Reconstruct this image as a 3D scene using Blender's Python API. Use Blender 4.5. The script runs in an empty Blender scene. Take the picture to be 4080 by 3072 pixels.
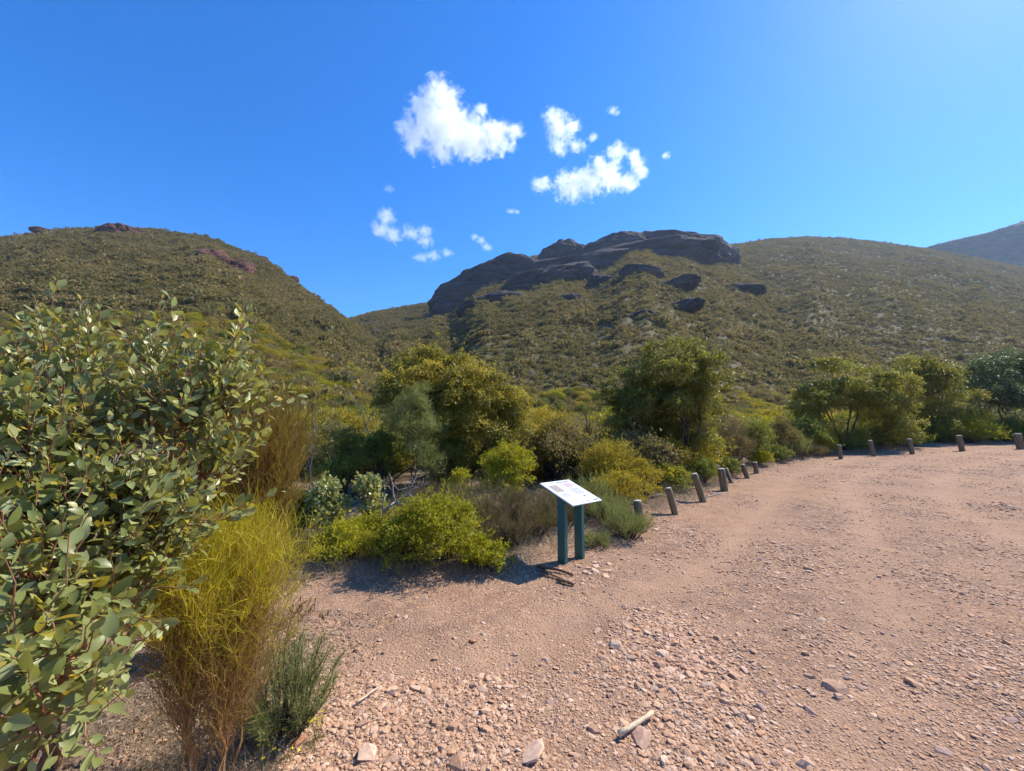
import bpy, bmesh, math, random
import numpy as np
from mathutils import Vector, Matrix

rng = np.random.default_rng(11)
random.seed(5)
SC = bpy.context.scene
COL = SC.collection

# ---------------------------------------------------------------- camera
FPX, TH, EYE = 1600.0, math.radians(5.5), 1.6        # focal length in photo pixels, upward pitch, eye height
cam = bpy.data.cameras.new('camera')
cam.sensor_width = 36.0
cam.lens = 36.0 * FPX / 4080.0
cam.clip_start, cam.clip_end = 0.05, 20000
camo = bpy.data.objects.new('camera', cam)
camo.location = (0, 0, EYE)
camo.rotation_euler = (math.pi / 2 + TH, 0, 0)
COL.objects.link(camo)
SC.camera = camo

# ---------------------------------------------------------------- sky, sun, exposure
SUN_AZ, SUN_EL = math.radians(60), math.radians(45)   # azimuth clockwise from +Y
world = bpy.data.worlds.new('World')
SC.world = world
world.use_nodes = True
wn, wl = world.node_tree.nodes, world.node_tree.links
wn.clear()
sky = wn.new('ShaderNodeTexSky')
sky.sky_type = 'NISHITA'
sky.sun_disc = False
sky.sun_elevation = SUN_EL
sky.sun_rotation = SUN_AZ
sky.altitude = 400
sky.air_density = 1.0
sky.dust_density = 0.2
sky.ozone_density = 6.0
hsv = wn.new('ShaderNodeHueSaturation')
hsv.inputs['Saturation'].default_value = 1.33
hsv.inputs['Hue'].default_value = 0.508
bgn = wn.new('ShaderNodeBackground')
bgn.inputs['Strength'].default_value = 0.148
won = wn.new('ShaderNodeOutputWorld')
wl.new(sky.outputs[0], hsv.inputs['Color'])
wl.new(hsv.outputs[0], bgn.inputs['Color'])
wl.new(bgn.outputs[0], won.inputs['Surface'])
sun = bpy.data.lights.new('sun', 'SUN')
sun.energy = 4.8
sun.angle = math.radians(0.5)
sun.color = (1.0, 0.93, 0.80)
suno = bpy.data.objects.new('sun', sun)
SUN_DIR = Vector((math.sin(SUN_AZ) * math.cos(SUN_EL), math.cos(SUN_AZ) * math.cos(SUN_EL), math.sin(SUN_EL)))
suno.rotation_euler = SUN_DIR.to_track_quat('Z', 'Y').to_euler()
suno.location = (30, 20, 60)
COL.objects.link(suno)
SC.view_settings.view_transform = 'Standard'
SC.view_settings.look = 'None'
SC.view_settings.exposure = 0.78
SC.view_settings.gamma = 1.0
SC.view_settings.use_curve_mapping = False
SC.render.engine = 'CYCLES'
cy = SC.cycles
cy.max_bounces = 14
cy.diffuse_bounces = 4
cy.glossy_bounces = 1
cy.transmission_bounces = 3
cy.volume_bounces = 12
cy.transparent_max_bounces = 8
cy.use_denoising = True
cy.denoiser = 'OPENIMAGEDENOISE'
cy.sample_clamp_indirect = 6.0
cy.sample_clamp_direct = 12.0
cy.caustics_reflective = False
cy.caustics_refractive = False
cy.use_adaptive_sampling = True
cy.adaptive_threshold = 0.02

# ---------------------------------------------------------------- small maths
CT, ST = math.cos(TH), math.sin(TH)


def at(u, v, Y):
    """World point seen in the photograph's direction (u, v) at the distance Y along the view."""
    b = (1536 - v) / FPX
    k = Y / (CT - b * ST)
    return np.array([(u - 2040) / FPX * k, Y, EYE + (b * CT + ST) * k])


def sst(t):
    t = np.clip(t, 0, 1)
    return t * t * (3 - 2 * t)


def _hash(i, j, s):
    h = np.sin(i * 127.1 + j * 311.7 + s * 74.7) * 43758.5453
    return h - np.floor(h)


def vnoise(x, y, s=0.0):
    i, j = np.floor(x), np.floor(y)
    fx, fy = x - i, y - j
    fx, fy = fx * fx * (3 - 2 * fx), fy * fy * (3 - 2 * fy)
    a, b = _hash(i, j, s), _hash(i + 1, j, s)
    c, d = _hash(i, j + 1, s), _hash(i + 1, j + 1, s)
    return (a * (1 - fx) + b * fx) * (1 - fy) + (c * (1 - fx) + d * fx) * fy


def fbm(x, y, o=4, s=0.0):
    x, y = np.asarray(x, float), np.asarray(y, float)
    r, a, t = 0, 1.0, 0
    for k in range(o):
        r = r + a * vnoise(x * 2 ** k, y * 2 ** k, s + k * 3.1)
        t += a
        a *= .5
    return r / t


def unit(v):
    return v / (np.linalg.norm(v, axis=-1, keepdims=True) + 1e-9)


def rnd_dir(n):
    return unit(rng.normal(size=(n, 3)))


# the edge of the gravel car park, as (x, y) on the ground; scrub lies beyond it
EDGE = np.array([(-60, 2.6), (-14, 3.2), (-6, 3.9), (-2.6, 4.25), (-1.36, 4.25), (-.35, 4.25), (0.0, 4.45), (.5, 5.05), (1.2, 5.75), (2.0, 6.5),
                 (3.0, 7.6), (3.9, 8.8), (5.2, 10.3), (6.8, 12.3), (9, 14.6), (12, 17), (15, 19), (18, 20.4), (22, 22.3), (27, 23.8),
                 (33, 25.2), (60, 28), (200, 32)], float)


def edge_y(x):
    return np.interp(x, EDGE[:, 0], EDGE[:, 1])


def inside(x, y):
    """how far a place lies inside the car park, measured square to its edge"""
    sl = (edge_y(x + 1.5) - edge_y(x - 1.5)) / 3.0
    return (edge_y(x) - y) / np.sqrt(1 + sl * sl)


def worn(x, y):
    """wheel worn lanes that curve round parallel to the edge of the car park"""
    p = inside(x, y) + .35 * (fbm(x * .35, y * .35, 2, 17.) - .5)
    r = 0
    for c, w in ((1.25, .24), (2.75, .28), (4.6, .30), (6.3, .34)):
        r = r + np.exp(-((p - c) / w) ** 2)
    return np.clip(r, 0, 1) * (.55 + .45 * fbm(x * .7, y * .7, 2, 19.))


def ground_h(x, y):
    x, y = np.asarray(x, float), np.asarray(y, float)
    r = .40 * sst((x - 7) / 20) * sst((y - 6) / 14)
    beyond = y - edge_y(x)
    d = np.hypot(x, y)
    n = (fbm(x * .9, y * .9, 3, 1.0) - .5) * .07 + (fbm(x * .23, y * .23, 2, 4.0) - .5) * .10
    fine = (fbm(x * 6, y * 6, 3, 9.0) - .5) * .022 * sst((14 - d) / 8)
    bank = .07 * sst((beyond + .1) / .6) + .25 * sst((beyond - 2) / 20)
    left = .05 * sst((-1.0 - x) / .8) * sst((4.2 - y) / .6)
    return r + n * sst(d / 2) + fine + bank + left - .028 * worn(x, y) * sst((16 - d) / 8)


def on_ground(u, v, it=12):
    z = 0.0
    for _ in range(it):
        b = (1536 - v) / FPX
        k = (z - EYE) / (b * CT + ST)
        p = np.array([(u - 2040) / FPX * k, (CT - b * ST) * k, z])
        z = float(ground_h(p[0], p[1]))
    p[2] = z
    return p


# ---------------------------------------------------------------- mesh helpers
def mesh_np(name, V, quads=None, tris=None, var=None, smooth=False):
    me = bpy.data.meshes.new(name)
    V = np.asarray(V, np.float32).reshape(-1, 3)
    parts, starts, tot = [], [], 0
    if quads is not None and len(quads):
        q = np.asarray(quads, np.int32).reshape(-1, 4)
        parts.append(q.ravel()); starts.append(np.arange(len(q)) * 4 + tot); tot += q.size
    if tris is not None and len(tris):
        t = np.asarray(tris, np.int32).reshape(-1, 3)
        parts.append(t.ravel()); starts.append(np.arange(len(t)) * 3 + tot); tot += t.size
    me.vertices.add(len(V))
    me.vertices.foreach_set('co', V.ravel())
    if parts:
        L = np.concatenate(parts); S = np.concatenate(starts).astype(np.int32)
        me.loops.add(len(L)); me.loops.foreach_set('vertex_index', L)
        me.polygons.add(len(S)); me.polygons.foreach_set('loop_start', S)
    if var is not None:
        a = me.attributes.new('var', 'FLOAT', 'POINT')
        a.data.foreach_set('value', np.asarray(var, np.float32))
    me.update(calc_edges=True)
    me.validate()
    if smooth and len(me.polygons):
        me.polygons.foreach_set('use_smooth', np.ones(len(me.polygons), bool))
    return me


class Bag:
    """collects vertices, quads and triangles for one mesh"""
    def __init__(s):
        s.V, s.Q, s.T, s.A, s.n = [], [], [], [], 0

    def add(s, V, Q=None, T=None, var=0.0):
        V = np.asarray(V, float).reshape(-1, 3)
        if Q is not None and len(Q): s.Q.append(np.asarray(Q).reshape(-1, 4) + s.n)
        if T is not None and len(T): s.T.append(np.asarray(T).reshape(-1, 3) + s.n)
        s.A.append(np.broadcast_to(np.asarray(var, float), (len(V),)))
        s.V.append(V); s.n += len(V)

    def mesh(s, name, smooth=False):
        if not s.V:
            return mesh_np(name, np.zeros((0, 3)))
        return mesh_np(name, np.concatenate(s.V), np.concatenate(s.Q) if s.Q else None,
                       np.concatenate(s.T) if s.T else None, np.concatenate(s.A), smooth)


def tube(bag, pts, rad, sides=6, var=0.0, cap=True):
    pts = np.asarray(pts, float); n = len(pts)
    rad = np.broadcast_to(np.asarray(rad, float), (n,))
    tan = unit(np.gradient(pts, axis=0))
    ref = np.array([0.31, 0.17, 0.93]) if abs(tan[0][2]) < .8 else np.array([1., .2, 0])
    s1 = unit(np.cross(tan, ref)); s2 = np.cross(tan, s1)
    ang = np.arange(sides) * 2 * math.pi / sides
    ring = np.cos(ang)[None, :, None] * s1[:, None] + np.sin(ang)[None, :, None] * s2[:, None]
    V = pts[:, None] + ring * rad[:, None, None]
    i = np.arange(n - 1)[:, None] * sides; j = np.arange(sides)[None]; k = (j + 1) % sides
    Q = np.stack([i + j, i + k, i + sides + k, i + sides + j], -1).reshape(-1, 4)
    V = V.reshape(-1, 3)
    T = None
    if cap:
        V = np.concatenate([V, pts[:1], pts[-1:]])
        a, b = n * sides, n * sides + 1
        jj = np.arange(sides); kk = (jj + 1) % sides
        T = np.concatenate([np.stack([kk, jj, np.full(sides, a)], -1),
                            np.stack([jj + (n - 1) * sides, kk + (n - 1) * sides, np.full(sides, b)], -1)])
    bag.add(V, Q, T, var)


def bend(p0, p1, n=6, wob=.08, sag=0.0, bulge=None):
    """a slightly crooked path from p0 to p1"""
    p0, p1 = np.asarray(p0, float), np.asarray(p1, float)
    t = np.linspace(0, 1, n)[:, None]
    L = np.linalg.norm(p1 - p0)
    w = rng.normal(size=(n, 3)) * wob * L * .35
    w[0] = 0; w[-1] = 0
    c = rng.normal(size=3) * wob * L
    if bulge is not None:
        c = c + np.asarray(bulge, float)
    p = p0 + (p1 - p0) * t + 4 * t * (1 - t) * c * .5 + w
    p[:, 2] += sag * L * (4 * t * (1 - t))[:, 0]
    return p


def obj(name, me, mat=None, parent=None, kind=None):
    o = bpy.data.objects.new(name, me)
    COL.objects.link(o)
    if parent is not None:
        o.parent = parent
    if mat is not None and me is not None and not me.materials:
        me.materials.append(mat)
    if kind:
        o['kind'] = kind
    return o


def tag(o, label, cat, group=None, kind=None):
    o['label'] = label; o['category'] = cat
    if group: o['group'] = group
    if kind: o['kind'] = kind
    return o


def thing(name, label, cat, loc, rz=0.0, group=None):
    o = bpy.data.objects.new(name, None)
    o.empty_display_size = .1
    COL.objects.link(o)
    o.location = tuple(float(c) for c in loc); o.rotation_euler = (0, 0, rz)
    return tag(o, label, cat, group)


def structure(name, me, mat):
    return obj(name, me, mat, None, 'structure')


# ---------------------------------------------------------------- materials
MATS = {}


def nodes_of(name):
    m = bpy.data.materials.new(name)
    m.use_nodes = True
    n, l = m.node_tree.nodes, m.node_tree.links
    n.clear()
    return m, n, l


def ramp(n, stops):
    r = n.new('ShaderNodeValToRGB')
    el = r.color_ramp.elements
    while len(el) > 1: el.remove(el[-1])
    el[0].position = stops[0][0]; el[0].color = (*stops[0][1], 1)
    for p, c in stops[1:]:
        e = el.new(p); e.color = (*c, 1)
    return r


def leaf_mat(name, stops, trans_col, trans=.35, rough=.45, spec=.4, patch=False):
    """thin leaf: coloured by a random number of its own, lets light through"""
    m, n, l = nodes_of(name)
    at_ = n.new('ShaderNodeAttribute'); at_.attribute_name = 'var'
    oi = n.new('ShaderNodeObjectInfo')
    ad = n.new('ShaderNodeMath'); ad.operation = 'MULTIPLY_ADD'
    l.new(oi.outputs['Random'], ad.inputs[0]); ad.inputs[1].default_value = 0.35
    l.new(at_.outputs['Fac'], ad.inputs[2])
    if patch:
        g = n.new('ShaderNodeNewGeometry'); pn = n.new('ShaderNodeTexNoise'); pn.inputs['Scale'].default_value = .045; pn.inputs['Detail'].default_value = 4
        l.new(g.outputs['Position'], pn.inputs['Vector'])
        pa = n.new('ShaderNodeMath'); pa.operation = 'MULTIPLY_ADD'; pa.inputs[1].default_value = 1.5
        l.new(pn.outputs['Fac'], pa.inputs[0])
        sb = n.new('ShaderNodeMath'); sb.operation = 'SUBTRACT'; sb.inputs[1].default_value = .78
        l.new(ad.outputs[0], sb.inputs[0]); l.new(sb.outputs[0], pa.inputs[2])
        ab = n.new('ShaderNodeMath'); ab.operation = 'MAXIMUM'; ab.inputs[1].default_value = 0.0
        l.new(pa.outputs[0], ab.inputs[0]); ad = ab
    pp = n.new('ShaderNodeMath'); pp.operation = 'PINGPONG'; pp.inputs[1].default_value = 1.0
    l.new(ad.outputs[0], pp.inputs[0])
    r = ramp(n, stops); l.new(pp.outputs[0], r.inputs[0])
    p = n.new('ShaderNodeBsdfPrincipled')
    p.inputs['Roughness'].default_value = rough
    p.inputs['Specular IOR Level'].default_value = spec
    l.new(r.outputs[0], p.inputs['Base Color'])
    t = n.new('ShaderNodeBsdfTranslucent')
    mx = n.new('ShaderNodeMix'); mx.data_type = 'RGBA'; mx.inputs[0].default_value = .5
    l.new(r.outputs[0], mx.inputs[6]); mx.inputs[7].default_value = (*trans_col, 1)
    l.new(mx.outputs[2], t.inputs[0])
    ms = n.new('ShaderNodeMixShader'); ms.inputs[0].default_value = trans
    l.new(p.outputs[0], ms.inputs[1]); l.new(t.outputs[0], ms.inputs[2])
    o = n.new('ShaderNodeOutputMaterial'); l.new(ms.outputs[0], o.inputs[0])
    MATS[name] = m
    return m


def plain_mat(name, stops, scale=20, rough=.8, bump=.3, stretch=(1, 1, 1), detail=6, spec=.25, dist=.01):
    m, n, l = nodes_of(name)
    tc = n.new('ShaderNodeTexCoord'); mp = n.new('ShaderNodeMapping'); mp.inputs['Scale'].default_value = stretch
    oi = n.new('ShaderNodeObjectInfo')
    l.new(tc.outputs['Object'], mp.inputs[0])
    vm = n.new('ShaderNodeVectorMath'); vm.operation = 'ADD'
    l.new(mp.outputs[0], vm.inputs[0])
    sc = n.new('ShaderNodeMath'); sc.operation = 'MULTIPLY'; sc.inputs[1].default_value = 37
    l.new(oi.outputs['Random'], sc.inputs[0]); l.new(sc.outputs[0], vm.inputs[1])
    t = n.new('ShaderNodeTexNoise'); t.inputs['Scale'].default_value = scale; t.inputs['Detail'].default_value = detail
    l.new(vm.outputs[0], t.inputs['Vector'])
    r = ramp(n, stops); l.new(t.outputs['Fac'], r.inputs[0])
    p = n.new('ShaderNodeBsdfPrincipled'); p.inputs['Roughness'].default_value = rough
    p.inputs['Specular IOR Level'].default_value = spec
    l.new(r.outputs[0], p.inputs['Base Color'])
    if bump:
        b = n.new('ShaderNodeBump'); b.inputs['Strength'].default_value = bump; b.inputs['Distance'].default_value = dist
        l.new(t.outputs['Fac'], b.inputs['Height']); l.new(b.outputs[0], p.inputs['Normal'])
    o = n.new('ShaderNodeOutputMaterial'); l.new(p.outputs[0], o.inputs[0])
    MATS[name] = m
    return m


def stone_mat(name, stops):
    """stone: a colour of its own per stone (random), with grain"""
    m, n, l = nodes_of(name)
    oi = n.new('ShaderNodeObjectInfo')
    r = ramp(n, stops); l.new(oi.outputs['Random'], r.inputs[0])
    tc = n.new('ShaderNodeTexCoord')
    t = n.new('ShaderNodeTexNoise'); t.inputs['Scale'].default_value = 3.0; t.inputs['Detail'].default_value = 5
    l.new(tc.outputs['Object'], t.inputs['Vector'])
    g = ramp(n, [(.25, (.72, .70, .70)), (.75, (1.2, 1.18, 1.15))]); l.new(t.outputs['Fac'], g.inputs[0])
    mx = n.new('ShaderNodeMix'); mx.data_type = 'RGBA'; mx.blend_type = 'MULTIPLY'; mx.inputs[0].default_value = 1
    l.new(r.outputs[0], mx.inputs[6]); l.new(g.outputs[0], mx.inputs[7])
    p = n.new('ShaderNodeBsdfPrincipled'); p.inputs['Roughness'].default_value = .85
    p.inputs['Specular IOR Level'].default_value = .25
    l.new(mx.outputs[2], p.inputs['Base Color'])
    o = n.new('ShaderNodeOutputMaterial'); l.new(p.outputs[0], o.inputs[0])
    MATS[name] = m
    return m


leaf_mat('gum_leaf', [(0, (0.1536, 0.1846, 0.0526)), (0.35, (0.2471, 0.2801, 0.0961)), (0.7, (0.354, 0.3755, 0.1467)), (0.9, (0.414, 0.4138, 0.1518)), (0.95, (0.374, 0.3183, 0.0304)), (1, (0.4274, 0.2801, 0.0355))], (.45, .40, .03), .34, .40, .45)
leaf_mat('mallee_leaf', [(0, (0.0937, 0.107, 0.026)), (0.35, (0.1874, 0.1892, 0.0404)), (0.62, (0.358, 0.3044, 0.0506)), (0.85, (0.5624, 0.4277, 0.0578)), (1, (0.7158, 0.4771, 0.1011))], (.52, .40, .03), .44, .5, .28)
leaf_mat('dark_mallee_leaf', [(0, (0.045, 0.055, 0.018)), (0.45, (0.1063, 0.1187, 0.0288)), (0.8, (0.225, 0.225, 0.0384)), (1, (0.3625, 0.3125, 0.054))], (.42, .38, .03), .40, .48, .30)
leaf_mat('blue_mallee_leaf', [(0, (0.05, 0.0775, 0.0384)), (0.5, (0.1, 0.1438, 0.066)), (1, (0.2125, 0.2375, 0.084))], (.25, .30, .06), .3, .5, .3)
leaf_mat('bright_leaf', [(0, (0.108, 0.1296, 0.013)), (0.5, (0.2484, 0.2538, 0.018)), (1, (0.4104, 0.3672, 0.02))], (.62, .54, .02), .42, .5, .25)
leaf_mat('golden_leaf', [(0, (0.121, 0.1045, 0.0168)), (0.5, (0.2585, 0.209, 0.0231)), (1, (0.44, 0.341, 0.0294))], (.62, .47, .02), .42, .5, .25)
leaf_mat('green_leaf', [(0, (0.0575, 0.0782, 0.0187)), (0.5, (0.1323, 0.161, 0.0308)), (1, (0.2415, 0.253, 0.0462))], (.38, .38, .03), .38, .5, .25)
leaf_mat('grey_leaf', [(0, (.075, .095, .06)), (.5, (.13, .155, .09)), (1, (.21, .23, .14))], (.25, .28, .08), .3, .5, .3)
leaf_mat('scrub_leaf', [(0, (0.0796, 0.0817, 0.0372)), (0.25, (0.1393, 0.1295, 0.0543)), (0.5, (0.2189, 0.1822, 0.0714)), (0.75, (0.3317, 0.2513, 0.0885)), (1, (0.2653, 0.1885, 0.1171))], (.32, .25, .05), .34, .7, .15, True)
leaf_mat('heath_twig', [(0, (.085, .07, .04)), (.4, (.15, .115, .06)), (.7, (.20, .15, .075)), (1, (.12, .13, .05))], (.3, .22, .06), .25, .7, .2)
leaf_mat('broom_green', [(0, (0.2024, 0.1863, 0.012)), (0.5, (0.3795, 0.3353, 0.016)), (1, (0.5566, 0.472, 0.03))], (.6, .5, .02), .35, .5, .25)
leaf_mat('broom_brown', [(0, (.11, .08, .018)), (.5, (.20, .14, .028)), (1, (.30, .20, .045))], (.42, .28, .04), .3, .6, .2)
leaf_mat('broom_gold', [(0, (.10, .075, .016)), (.5, (.19, .14, .026)), (1, (.30, .21, .04))], (.45, .33, .03), .3, .6, .2)
leaf_mat('needle_green', [(0, (0.1063, 0.126, 0.04)), (0.5, (0.2, 0.222, 0.0688)), (1, (0.3125, 0.312, 0.125))], (.34, .36, .06), .34, .6, .2)
leaf_mat('dead_leaf', [(0, (.12, .075, .035)), (.5, (.22, .14, .065)), (1, (.36, .25, .13))], (.3, .18, .05), .2, .7, .15)
leaf_mat('dry_grass', [(0, (.17, .12, .07)), (.5, (.29, .22, .13)), (1, (.42, .34, .22))], (.35, .25, .12), .2, .8, .15)
leaf_mat('yellow_petal', [(0, (.62, .50, .02)), (.6, (.78, .66, .04)), (1, (.85, .76, .12))], (.8, .65, .03), .3, .6, .2)
leaf_mat('litter_flake', [(0, (.13, .085, .055)), (.4, (.24, .16, .11)), (.75, (.34, .24, .17)), (1, (.44, .34, .25))], (.3, .2, .1), .08, .8, .15)
plain_mat('bark_dark', [(.3, (.035, .026, .02)), (.7, (.11, .085, .065))], 30, .9, .6, (1, 1, .25))
plain_mat('bark_red', [(.3, (.22, .085, .045)), (.7, (.40, .21, .125))], 40, .6, .3, (1, 1, .3))
plain_mat('bark_orange', [(.3, (.24, .115, .04)), (.7, (.42, .23, .09))], 60, .7, .3, (1, 1, .2))
plain_mat('dead_wood', [(.25, (.16, .135, .115)), (.6, (.33, .29, .25)), (.8, (.46, .42, .37))], 40, .85, .5, (1, 1, .3))
plain_mat('brown_stick', [(.3, (.095, .055, .035)), (.7, (.23, .145, .095))], 45, .8, .5)
plain_mat('pale_stick', [(.3, (.46, .33, .20)), (.7, (.66, .53, .37))], 45, .8, .4)
plain_mat('post_timber', [(.25, (.09, .065, .038)), (.5, (.18, .135, .08)), (.75, (.28, .215, .13))], 30, .85, .6, (1, 1, .12), 8)
plain_mat('post_end', [(.25, (.30, .27, .23)), (.75, (.48, .44, .38))], 50, .85, .4)
plain_mat('green_paint', [(.2, (.030, .105, .095)), (.8, (.045, .135, .12))], 25, .42, .12, (1, 1, .3), 4, .4, .002)
plain_mat('sign_white', [(.3, (.78, .79, .80)), (.7, (.82, .82, .82))], 12, .28, 0, spec=.5)
plain_mat('sign_edge', [(.3, (.62, .63, .65)), (.7, (.70, .70, .70))], 12, .4, 0)
plain_mat('steel', [(.3, (.45, .45, .46)), (.7, (.6, .6, .6))], 30, .4, 0)
plain_mat('print_photo_brown', [(.3, (.20, .13, .10)), (.5, (.45, .36, .33)), (.62, (.30, .32, .20)), (.8, (.60, .56, .55))], 30, .35, 0, detail=8)
plain_mat('print_photo_rose', [(.3, (.34, .20, .20)), (.5, (.58, .42, .46)), (.7, (.42, .40, .32)), (.85, (.66, .60, .62))], 34, .35, 0, detail=8)
plain_mat('print_grey', [(.3, (.26, .26, .27)), (.7, (.36, .36, .36))], 20, .35, 0)
plain_mat('print_green', [(.3, (.10, .20, .17)), (.7, (.16, .27, .22))], 20, .35, 0)
plain_mat('print_rose', [(.3, (.55, .38, .38)), (.7, (.62, .46, .46))], 20, .35, 0)
STONE_STOPS = [(0, (0.3751, 0.2191, 0.1304)), (0.22, (0.4889, 0.2972, 0.1814)), (0.45, (0.5684, 0.36, 0.228)), (0.6, (0.4319, 0.2661, 0.1675)), (0.72, (0.5229, 0.2921, 0.1628)), (0.82, (0.3411, 0.2242, 0.1628)), (0.9, (0.6366, 0.4486, 0.3071)), (1, (0.4775, 0.3234, 0.228))]
stone_mat('gravel_stone', STONE_STOPS)
stone_mat('stone_pale', [(0, (0.5034, 0.314, 0.2167)), (0.5, (0.6063, 0.4134, 0.2974)), (1, (0.5377, 0.3349, 0.2268))])
stone_mat('stone_rust', [(0, (.38, .18, .095)), (1, (.44, .235, .13))])
stone_mat('stone_grey', [(0, (0.312, 0.2002, 0.1554)), (1, (0.3952, 0.2639, 0.21))])
stone_mat('stone_dark', [(0, (.13, .095, .09)), (1, (.21, .15, .135))])


def ground_material():
    m, n, l = nodes_of('gravel_ground')
    tc = n.new('ShaderNodeTexCoord')
    def noise(scale, detail=5, rough=.55):
        t = n.new('ShaderNodeTexNoise'); t.inputs['Scale'].default_value = scale
        t.inputs['Detail'].default_value = detail; t.inputs['Roughness'].default_value = rough
        l.new(tc.outputs['Object'], t.inputs['Vector']); return t
    def mixc(a, b, f, mode='MIX'):
        x = n.new('ShaderNodeMix'); x.data_type = 'RGBA'; x.blend_type = mode
        for s, v in ((6, a), (7, b)):
            if isinstance(v, tuple): x.inputs[s].default_value = (*v, 1)
            else: l.new(v, x.inputs[s])
        if isinstance(f, float): x.inputs[0].default_value = f
        else: l.new(f, x.inputs[0])
        return x.outputs[2]
    big = noise(.45, 4); mid = noise(2.2, 5); fin = noise(60, 6, .7)
    r1 = ramp(n, [(0.3, (0.259, 0.1636, 0.1127)), (0.46, (0.3136, 0.1972, 0.1315)), (0.6, (0.3409, 0.2056, 0.1292)), (0.76, (0.4, 0.214, 0.1164))])
    l.new(big.outputs['Fac'], r1.inputs[0])
    r2 = ramp(n, [(.30, (.74, .72, .71)), (.7, (1.18, 1.18, 1.18))]); l.new(mid.outputs['Fac'], r2.inputs[0])
    base = mixc(r1.outputs[0], r2.outputs[0], 1.0, 'MULTIPLY')
    # small pebbles, too fine to build
    vs = []
    for sc_ in (48.0, 95.0):
        v = n.new('ShaderNodeTexVoronoi'); v.inputs['Scale'].default_value = sc_; v.inputs['Randomness'].default_value = 1.0
        l.new(tc.outputs['Object'], v.inputs['Vector']); vs.append(v)
    sep = n.new('ShaderNodeSeparateColor'); l.new(vs[0].outputs['Color'], sep.inputs[0])
    pc = ramp(n, [(0, (0.2219, 0.1224, 0.0722)), (0.35, (0.3283, 0.1837, 0.1063)), (0.7, (0.4248, 0.2537, 0.1519)), (0.92, (0.5117, 0.3367, 0.2167)), (1, (0.2607, 0.1661, 0.1102))])
    l.new(sep.outputs[0], pc.inputs[0])
    mk = ramp(n, [(.42, (0, 0, 0)), (.56, (1, 1, 1))])
    mm = noise(5.5, 4); l.new(mm.outputs['Fac'], mk.inputs[0])
    sep2 = n.new('ShaderNodeSeparateColor'); l.new(mk.outputs[0], sep2.inputs[0])
    mkf = n.new('ShaderNodeMath'); mkf.operation = 'MULTIPLY'; mkf.inputs[1].default_value = .75
    l.new(sep2.outputs[0], mkf.inputs[0])
    base = mixc(base, pc.outputs[0], mkf.outputs[0])
    g = ramp(n, [(.25, (.68, .68, .68)), (.75, (1.26, 1.26, 1.26))]); l.new(fin.outputs['Fac'], g.inputs[0])
    base = mixc(base, g.outputs[0], 1.0, 'MULTIPLY')
    aw = n.new('ShaderNodeAttribute'); aw.attribute_name = 'worn'
    wf = n.new('ShaderNodeMath'); wf.operation = 'MULTIPLY'; wf.inputs[1].default_value = .85
    l.new(aw.outputs['Fac'], wf.inputs[0])
    wr = ramp(n, [(0.35, (0.3454, 0.214, 0.139)), (0.65, (0.4181, 0.2518, 0.154))]); l.new(mid.outputs['Fac'], wr.inputs[0])
    base = mixc(base, wr.outputs[0], wf.outputs[0])
    # soil and leaf litter under the scrub
    at_ = n.new('ShaderNodeAttribute'); at_.attribute_name = 'litter'
    lr = ramp(n, [(.3, (.105, .075, .05)), (.5, (.20, .145, .10)), (.7, (.31, .225, .165))])
    ln = noise(26, 8, .75); l.new(ln.outputs['Fac'], lr.inputs[0])
    base = mixc(base, lr.outputs[0], at_.outputs['Fac'])
    p = n.new('ShaderNodeBsdfPrincipled'); p.inputs['Roughness'].default_value = .92
    p.inputs['Specular IOR Level'].default_value = .15
    l.new(base, p.inputs['Base Color'])
    hs = n.new('ShaderNodeMath'); hs.operation = 'ADD'
    inv = n.new('ShaderNodeMath'); inv.operation = 'MULTIPLY'; inv.inputs[1].default_value = -1.1
    l.new(vs[0].outputs['Distance'], inv.inputs[0])
    inv2 = n.new('ShaderNodeMath'); inv2.operation = 'MULTIPLY_ADD'; inv2.inputs[1].default_value = -.5
    l.new(vs[1].outputs['Distance'], inv2.inputs[0]); l.new(inv.outputs[0], inv2.inputs[2])
    l.new(inv2.outputs[0], hs.inputs[0]); l.new(fin.outputs['Fac'], hs.inputs[1])
    b = n.new('ShaderNodeBump'); b.inputs['Strength'].default_value = .75; b.inputs['Distance'].default_value = .012
    l.new(hs.outputs[0], b.inputs['Height']); l.new(b.outputs[0], p.inputs['Normal'])
    o = n.new('ShaderNodeOutputMaterial'); l.new(p.outputs[0], o.inputs[0])
    return m


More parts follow.
